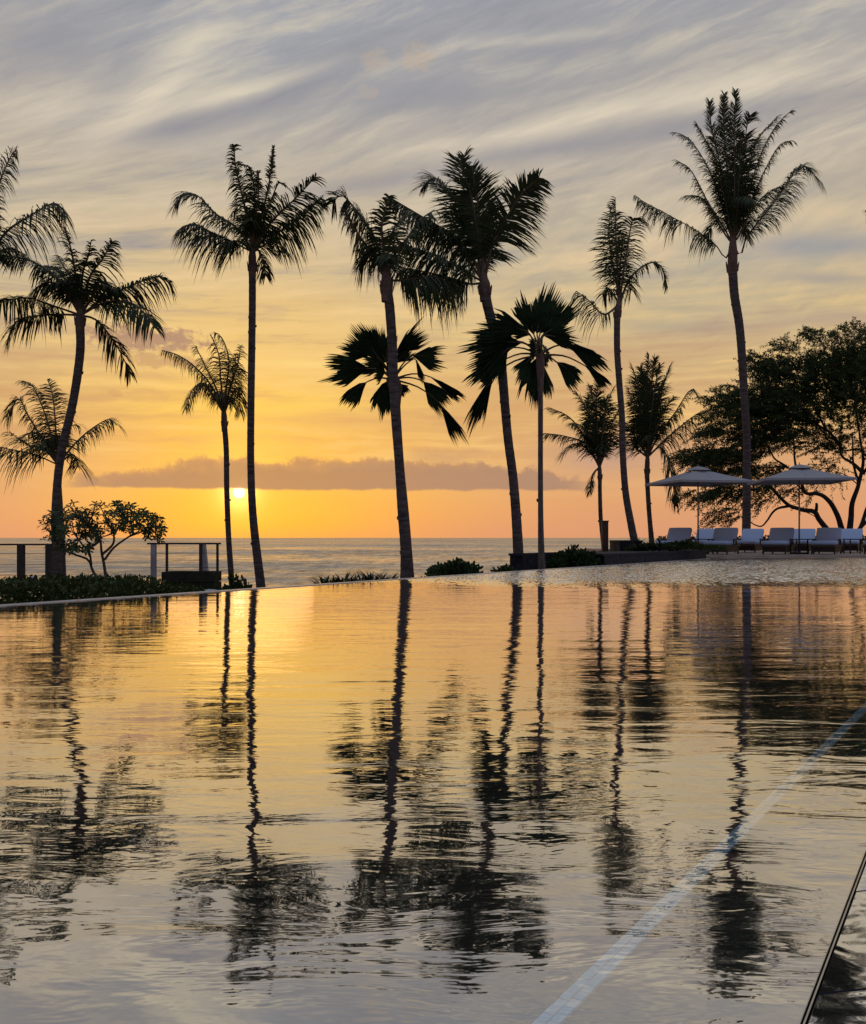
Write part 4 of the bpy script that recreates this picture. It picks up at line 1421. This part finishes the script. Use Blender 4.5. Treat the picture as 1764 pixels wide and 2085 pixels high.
for i in range(30000):
    s = r_.uniform(-3.0, 4.6)
    p = .22 + 2.2 * r_.random() ** 1.3
    ht = cover_top(s)
    prof = min(1, (p - .15) / .45) ** .6
    z = -.45 + (ht + .45) * prof * (r_.random() ** .35) + .05 * mnoise.noise(Vector((s * 2, p * 3, 0)))
    q = edge(s, p, z)
    dl = Vector((r_.gauss(0, .7), r_.gauss(-.3, .6), r_.gauss(.35, .5))).normalized()
    ll = r_.uniform(.03, .075)
    W = dl.cross(Vector((r_.gauss(0, 1), r_.gauss(0, 1), r_.gauss(0, 1)))).normalized() * ll * .28
    b.add([q, q + dl * ll * .5 + W, q + dl * ll, q + dl * ll * .5 - W], [(0, 1, 2, 3)])
for i in range(5000):                                     # thin creeping cover further along the edge
    s = r_.uniform(4.2, 13)
    p = .2 + 1.0 * r_.random()
    z = -.38 + .34 * r_.random() * (.6 + .6 * mnoise.noise(Vector((s * 2.5, 0, 7))))
    q = edge(s, p, z)
    dl = Vector((r_.gauss(0, .7), r_.gauss(-.3, .6), r_.gauss(.3, .4))).normalized()
    ll = r_.uniform(.03, .07)
    W = dl.cross(Vector((r_.gauss(0, 1), r_.gauss(0, 1), r_.gauss(0, 1)))).normalized() * ll * .3
    b.add([q, q + dl * ll * .5 + W, q + dl * ll, q + dl * ll * .5 - W], [(0, 1, 2, 3)])
tag(b.build('ground_cover', M_cover), 'dense low green hedge planting along the outside of the pool edge', 'ground cover', kind='stuff')

# ================================================================== STONE PLANTERS, POST
def prism(name, poly, z0, z1, mat, label, cat, cap=.0):
    b = MB()
    n = len(poly)
    c = Vector((sum(p[0] for p in poly) / n, sum(p[1] for p in poly) / n, 0))
    root = empty(name, (c.x, c.y, z0), label, cat)
    vs = [(x - c.x, y - c.y, 0) for x, y in poly] + [(x - c.x, y - c.y, z1 - z0 - .05) for x, y in poly]
    fs = [tuple(range(n - 1, -1, -1)), tuple(range(n, 2 * n))] + [(i, (i + 1) % n, n + (i + 1) % n, n + i) for i in range(n)]
    b.add(vs, fs)
    b.build('wall', mat, root)
    b = MB()
    g_ = 1.0 + .03
    vs = [((x - c.x) * g_, (y - c.y) * g_, z1 - z0 - .05) for x, y in poly] + [((x - c.x) * g_, (y - c.y) * g_, z1 - z0) for x, y in poly]
    b.add(vs, fs)
    b.build('cap_stone', mat, root)
    return root


e1, e2_, = edge((23.6 - EP.y) / ED.y - 4.0, .16), edge((26.9 - EP.y) / ED.y - .2, .16)
prism('stone_planter', [(e1.x, e1.y), (e2_.x, e2_.y), (e2_.x - .3, e2_.y + 1.0), (e1.x - 1.0, e1.y + 1.2)], -.5, .25, M_basalt, 'long low dark stone planter at the far left corner of the terrace', 'planter')
k1, k2 = at(1262, 1100, 25.4), at(1312, 1100, 25.4)
prism('stone_block', [(k1.x, 25.4), (k2.x, 25.6), (k2.x, 27.0), (k1.x, 26.8)], .0, .53, M_basalt, 'dark stone plinth standing behind the long planter at the leaning palm', 'plinth')
prism('low_wall', [(1.88, 19.6), (3.9, 22.6), (3.65, 22.75), (1.63, 19.78)], -.45, .27, M_basalt, 'dark low stone wall behind the thin fan palm trunk', 'wall')
q = at(1232, 1060, 26.3)
root = empty('wooden_post', (q.x, q.y, .1), 'square brown wooden post beside the short palm', 'post')
b = MB()
b.box((0, 0, (q.z - .1 - .03) / 2), (.17, .17, q.z - .1 - .03))
b.build('shaft', simple('red_timber', (.04, .018, .012), (.07, .032, .02), scale=10, stretch=(4, 4, .6), rough=.7), root)
b = MB()
b.box((0, 0, q.z - .1 - .015), (.20, .20, .03))
b.build('cap', M_rail, root)
q = at(1212, 1122, 26.0)

# ================================================================== LOUNGERS, TABLES, PARASOLS
ZD = .08
def make_lounger(backmat):
    root = empty('sun_lounger', (0, 0, 0), 'x', 'sun lounger', 'sun loungers in two rows on the terrace')
    # local +Y is towards the head, origin at centre of the foot-to-head length
    W, Lh, Ls = .72, .82, 1.22
    b = MB()
    for sx in (-1, 1):
        b.box((sx * (W / 2 - .03), .0, .27), (.05, 1.98, .07))
    b.box((0, -.965, .27), (W - .11, .05, .07))
    b.box((0, .965, .27), (W - .11, .05, .07))
    for sx in (-1, 1):  # added dark aprons, sides and foot, standing in for shade under the seat
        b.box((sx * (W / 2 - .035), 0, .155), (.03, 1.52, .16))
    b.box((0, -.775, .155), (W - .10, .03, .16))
    for i in range(9):
        b.box((0, -.85 + i * .14, .29), (W - .112, .07, .02))
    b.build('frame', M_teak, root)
    for (sx, sy) in ((-1, -1), (1, -1), (1, 1), (-1, 1)):
        b = MB()
        b.box((sx * (W / 2 - .03), sy * .80, .1175), (.045, .055, .235))
        b.build('leg', M_teak, root)
    def cushion(yz, thick, wid):
        """yz: centre line of the underside; rounded slab"""
        b = MB()
        prof = [(-.5, .12), (-.5, .85), (-.46, .98), (-.3, 1.03), (0, 1.05), (.3, 1.03), (.46, .98), (.5, .85), (.5, .12), (.46, 0), (-.46, 0)]
        m_ = len(prof)
        rings = []
        nn = len(yz)
        for i, (y, z) in enumerate(yz):
            a, c = yz[max(0, i - 1)], yz[min(nn - 1, i + 1)]
            t = Vector((0, c[0] - a[0], c[1] - a[1])).normalized()
            nrm = Vector((0, -t.z, t.y))
            sc = .8 if i in (0, nn - 1) else 1
            rings.append([Vector((px_ * wid * (1 if sc == 1 else .97), y, z)) + nrm * thick * (pz if sc == 1 else .1 + pz * .8) for px_, pz in prof])
        vs = [v for r in rings for v in r]
        fs = []
        for i in range(nn - 1):
            for k_ in range(m_):
                k2_ = (k_ + 1) % m_
                fs.append((i * m_ + k_, i * m_ + k2_, (i + 1) * m_ + k2_, (i + 1) * m_ + k_))
        fs.append(tuple(range(m_ - 1, -1, -1)))
        fs.append(tuple((nn - 1) * m_ + k_ for k_ in range(m_)))
        b.add(vs, fs)
        return b
    cushion([(-.95, .305), (-.93, .305), (-.4, .30), (.0, .30), (.24, .305), (.26, .305)], .12, W).build('seat_cushion', M_cushion, root, smooth=True)
    a = math.radians(48)
    y0, z0 = .30, .33
    cushion([(y0 + math.cos(a) * t, z0 + math.sin(a) * t) for t in (0, .02, .2, .4, .56, .60)], .12, W + .02).build('back_cushion', backmat, root, smooth=True)
    b = MB()
    for sx in (-1, 1):
        b.tube([Vector((sx * (W / 2 - .03), y0 - .02, z0 - .04)), Vector((sx * (W / 2 - .03), y0 + math.cos(a) * .58 + .02, z0 + math.sin(a) * .58 - .03))], [.022, .022], n=6)
        b.tube([Vector((sx * (W / 2 - .06), y0 + math.cos(a) * .35, z0 + math.sin(a) * .35 - .03)), Vector((sx * (W / 2 - .06), .85, .29))], [.014, .014], n=6)
    b.tube([Vector((-(W / 2 - .03), y0 + math.cos(a) * .56, z0 + math.sin(a) * .56 - .03)), Vector((W / 2 - .03, y0 + math.cos(a) * .56, z0 + math.sin(a) * .56 - .03))], [.02, .02], n=6)
    b.build('backrest_frame', M_teak, root)
    for sx in (-1, 1):
        b = MB()
        b.box((sx * (W / 2 + .02), .10, .47), (.055, .42, .028))
        b.box((sx * (W / 2 + .02), -.08, .38), (.04, .045, .16))
        b.box((sx * (W / 2 + .02), .28, .38), (.04, .045, .16))
        b.build('armrest', M_teak, root)
    return root


def copy_thing(o):
    c = o.copy()
    COL.objects.link(c)
    for ch in list(o.children):
        k_ = ch.copy()
        COL.objects.link(k_)
        k_.parent = c
        for g_ in list(ch.children):
            kk = g_.copy()
            COL.objects.link(kk)
            kk.parent = k_
    return c


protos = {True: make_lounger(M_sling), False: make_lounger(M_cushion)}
used = set()
ang = math.atan2(-.50, .866)                    # head direction towards the right-back
front = [(1384, 30.2, 'front-row lounger behind the planter bush, nearest the left end of the terrace'), (1478, 30.2, 'front-row lounger just right of the first parasol pole'),
         (1592, 30.2, 'front-row lounger just left of the second parasol pole'), (1688, 30.2, 'front-row lounger right of the second parasol pole'), (1792, 30.2, 'front-row lounger cut by the right edge of the view')]
rear = [(1440, 33.6, 'rear-row lounger showing behind the first parasol pole'), (1533, 33.6, 'rear-row lounger at the foot of the tallest palm'), (1638, 33.6, 'rear-row lounger showing behind the second parasol pole'), (1734, 33.6, 'rear-row lounger nearest the feathery tree trunk')]
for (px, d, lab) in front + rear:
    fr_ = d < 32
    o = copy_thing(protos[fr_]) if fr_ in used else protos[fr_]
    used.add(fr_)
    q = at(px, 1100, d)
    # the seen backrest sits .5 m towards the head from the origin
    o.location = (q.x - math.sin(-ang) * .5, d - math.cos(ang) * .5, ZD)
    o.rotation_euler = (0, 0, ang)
    o['label'] = lab


def make_table():
    root = empty('side_table', (0, 0, 0), 'x', 'side table', 'side tables beside the parasol poles')
    b = MB()
    b.box((0, 0, .47), (.62, .44, .03))
    b.build('table_top', M_teak, root)
    for sx in (-1, 1):
        for sy in (-1, 1):
            b = MB()
            b.box((sx * .28, sy * .19, .2275), (.035, .035, .455))
            b.build('leg', M_teak, root)
    b = MB()
    b.box((0, .0, .12), (.52, .03, .03))
    b.build('stretcher', M_teak, root)
    return root


tb1 = make_table()
tb2 = copy_thing(tb1)
tb3 = copy_thing(tb1)
for o, px, d, lab in ((tb1, 1430, 29.6, 'small dark side table under the first parasol'), (tb2, 1634, 29.4, 'small dark side table under the second parasol'), (tb3, 1742, 30.6, 'small dark side table right of the second parasol')):
    q = at(px, 1100, d)
    o.location = (q.x, d, ZD)
    o.rotation_euler = (0, 0, .1)
    o['label'] = lab


def parasol(px, d, ytop, yrim, hw, rz, label):
    q = at(px, 1130, d)
    base = Vector((q.x, d, ZD))
    root = empty('parasol', base, label, 'parasol', 'square parasols over the loungers')
    H = at(px, ytop, d).z - ZD
    HR = at(px, yrim, d).z - ZD
    b = MB()
    b.tube([Vector((0, 0, .04)), Vector((0, 0, H - .05))], [.026, .024], n=12)
    b.build('pole', M_pole, root, smooth=True)
    b = MB()
    b.tube([Vector((0, 0, 0)), Vector((0, 0, .05)), Vector((0, 0, .055))], [.30, .29, .27], n=24)
    b.tube([Vector((0, 0, .05)), Vector((0, 0, .32))], [.045, .042], n=12)
    b.build('base', M_darkmetal, root)
    R = hw / F * d * math.sqrt(2) / (math.cos(PI / 4 - abs(rz)) * math.sqrt(2)) * 1.0
    hs = R * math.cos(PI / 4)
    # canopy: four panels, sagging between the corner ribs
    b = MB()
    nR, nA = 10, 32
    ring0 = .16
    for i in range(nR + 1):
        t = ring0 + (1 - ring0) * i / nR
        for k_ in range(nA):
            a = rz + PI / 4 + 2 * PI * k_ / nA
            fa = abs(((k_ / nA * 4) % 1) - .5) * 2            # 1 at corners, 0 mid-side
            sq = 1 / max(abs(math.cos(a - rz)), abs(math.sin(a - rz)))
            rr_ = hs * t * sq * (1 - .035 * (1 - fa) * t)
            z = HR + (H - .07 - HR) * (1 - t) ** 1.12 - .05 * (1 - fa) * math.sin(PI * t) * 1.0
            b.v.append((rr_ * math.cos(a), rr_ * math.sin(a), z))
    for i in range(nR):
        for k_ in range(nA):
            k2_ = (k_ + 1) % nA
            b.f.append((i * nA + k_, (i + 1) * nA + k_, (i + 1) * nA + k2_, i * nA + k2_))
    base_i = nR * nA
    vb = len(b.v)
    for k_ in range(nA):                                     # hanging hem
        x, y, z = b.v[base_i + k_]
        b.v.append((x * 1.002, y * 1.002, z - .07))
    for k_ in range(nA):
        k2_ = (k_ + 1) % nA
        b.f.append((base_i + k_, vb + k_, vb + k2_, base_i + k2_))
    b.mi = [0] * len(b.f)
    b.build('canopy', M_canvas, root, smooth=False)
    b = MB()                                                 # vent cap
    for i, (t, z) in enumerate(((.0, H), (.13, H - .055), (.24, H - .14))):
        for k_ in range(nA):
            a = rz + PI / 4 + 2 * PI * k_ / nA
            sq = 1 / max(abs(math.cos(a - rz)), abs(math.sin(a - rz)))
            b.v.append((hs * t * sq * math.cos(a), hs * t * sq * math.sin(a), z))
    for i in range(2):
        for k_ in range(nA):
            k2_ = (k_ + 1) % nA
            b.f.append((i * nA + k_, (i + 1) * nA + k_, (i + 1) * nA + k2_, i * nA + k2_))
    b.mi = [0] * len(b.f)
    b.build('vent_cap', M_canvas, root)
    b = MB()
    b.tube([Vector((0, 0, H - .02)), Vector((0, 0, H + .06))], [.02, .012], n=8)
    b.build('finial', M_pole, root)
    for k_ in range(8):
        a = rz + PI / 4 + k_ * PI / 4
        rr_ = R if k_ % 2 == 0 else hs * .96
        b = MB()
        b.tube([Vector((0, 0, H - .16)), Vector((rr_ * .97 * math.cos(a), rr_ * .97 * math.sin(a), HR - .03))], [.011, .009], n=5)
        b.build('rib', M_pole, root)
    return root


parasol(1422, 29.9, 949, 982, 95, .22, 'pale square parasol on the left, over the loungers beside the stone planter')
parasol(1628, 29.9, 945, 978, 95, -.12, 'pale square parasol on the right, between the tallest palm and the feathery tree')

r_ = random.Random(404)
hr = empty('clipped_hedge', (17.5, 37.0, ZD), 'low dark clipped hedge running behind the rear row of loungers', 'hedge')
b = MB()
for i in range(16000):
    x, zz, yy = r_.uniform(-8.6, 12), r_.random() ** .6 * .56, r_.uniform(-.35, .35)
    if r_.random() < .6: yy = -.35 + r_.gauss(0, .03)
    p = Vector((x, yy, zz + .03 * mnoise.noise(Vector((x * 2, 0, 0)))))
    dl = Vector((r_.gauss(0, .6), r_.gauss(-.4, .6), r_.gauss(.3, .5))).normalized()
    ll = r_.uniform(.06, .12)
    W = dl.cross(Vector((r_.gauss(0, 1), r_.gauss(0, 1), r_.gauss(0, 1)))).normalized() * ll * .3
    b.add([p, p + dl * ll * .5 + W, p + dl * ll, p + dl * ll * .5 - W], [(0, 1, 2, 3)])
b.build('foliage', M_bush, hr)

# ================================================================== CAMERA, RENDER
cam = bpy.data.cameras.new('camera')
co = bpy.data.objects.new('camera', cam)
COL.objects.link(co)
co.location = (0, 0, CH)
co.rotation_euler = (PI / 2, 0, 0)
cam.sensor_fit = 'HORIZONTAL'
cam.sensor_width = 36
cam.lens = 36 * F / 1764
cam.shift_y = 52.5 / 1764
cam.clip_end = 100000
cam.clip_start = .05
SC.camera = co
SC.view_settings.view_transform = 'Standard'
SC.view_settings.look = 'None'
SC.view_settings.exposure = 0
SC.view_settings.gamma = 1
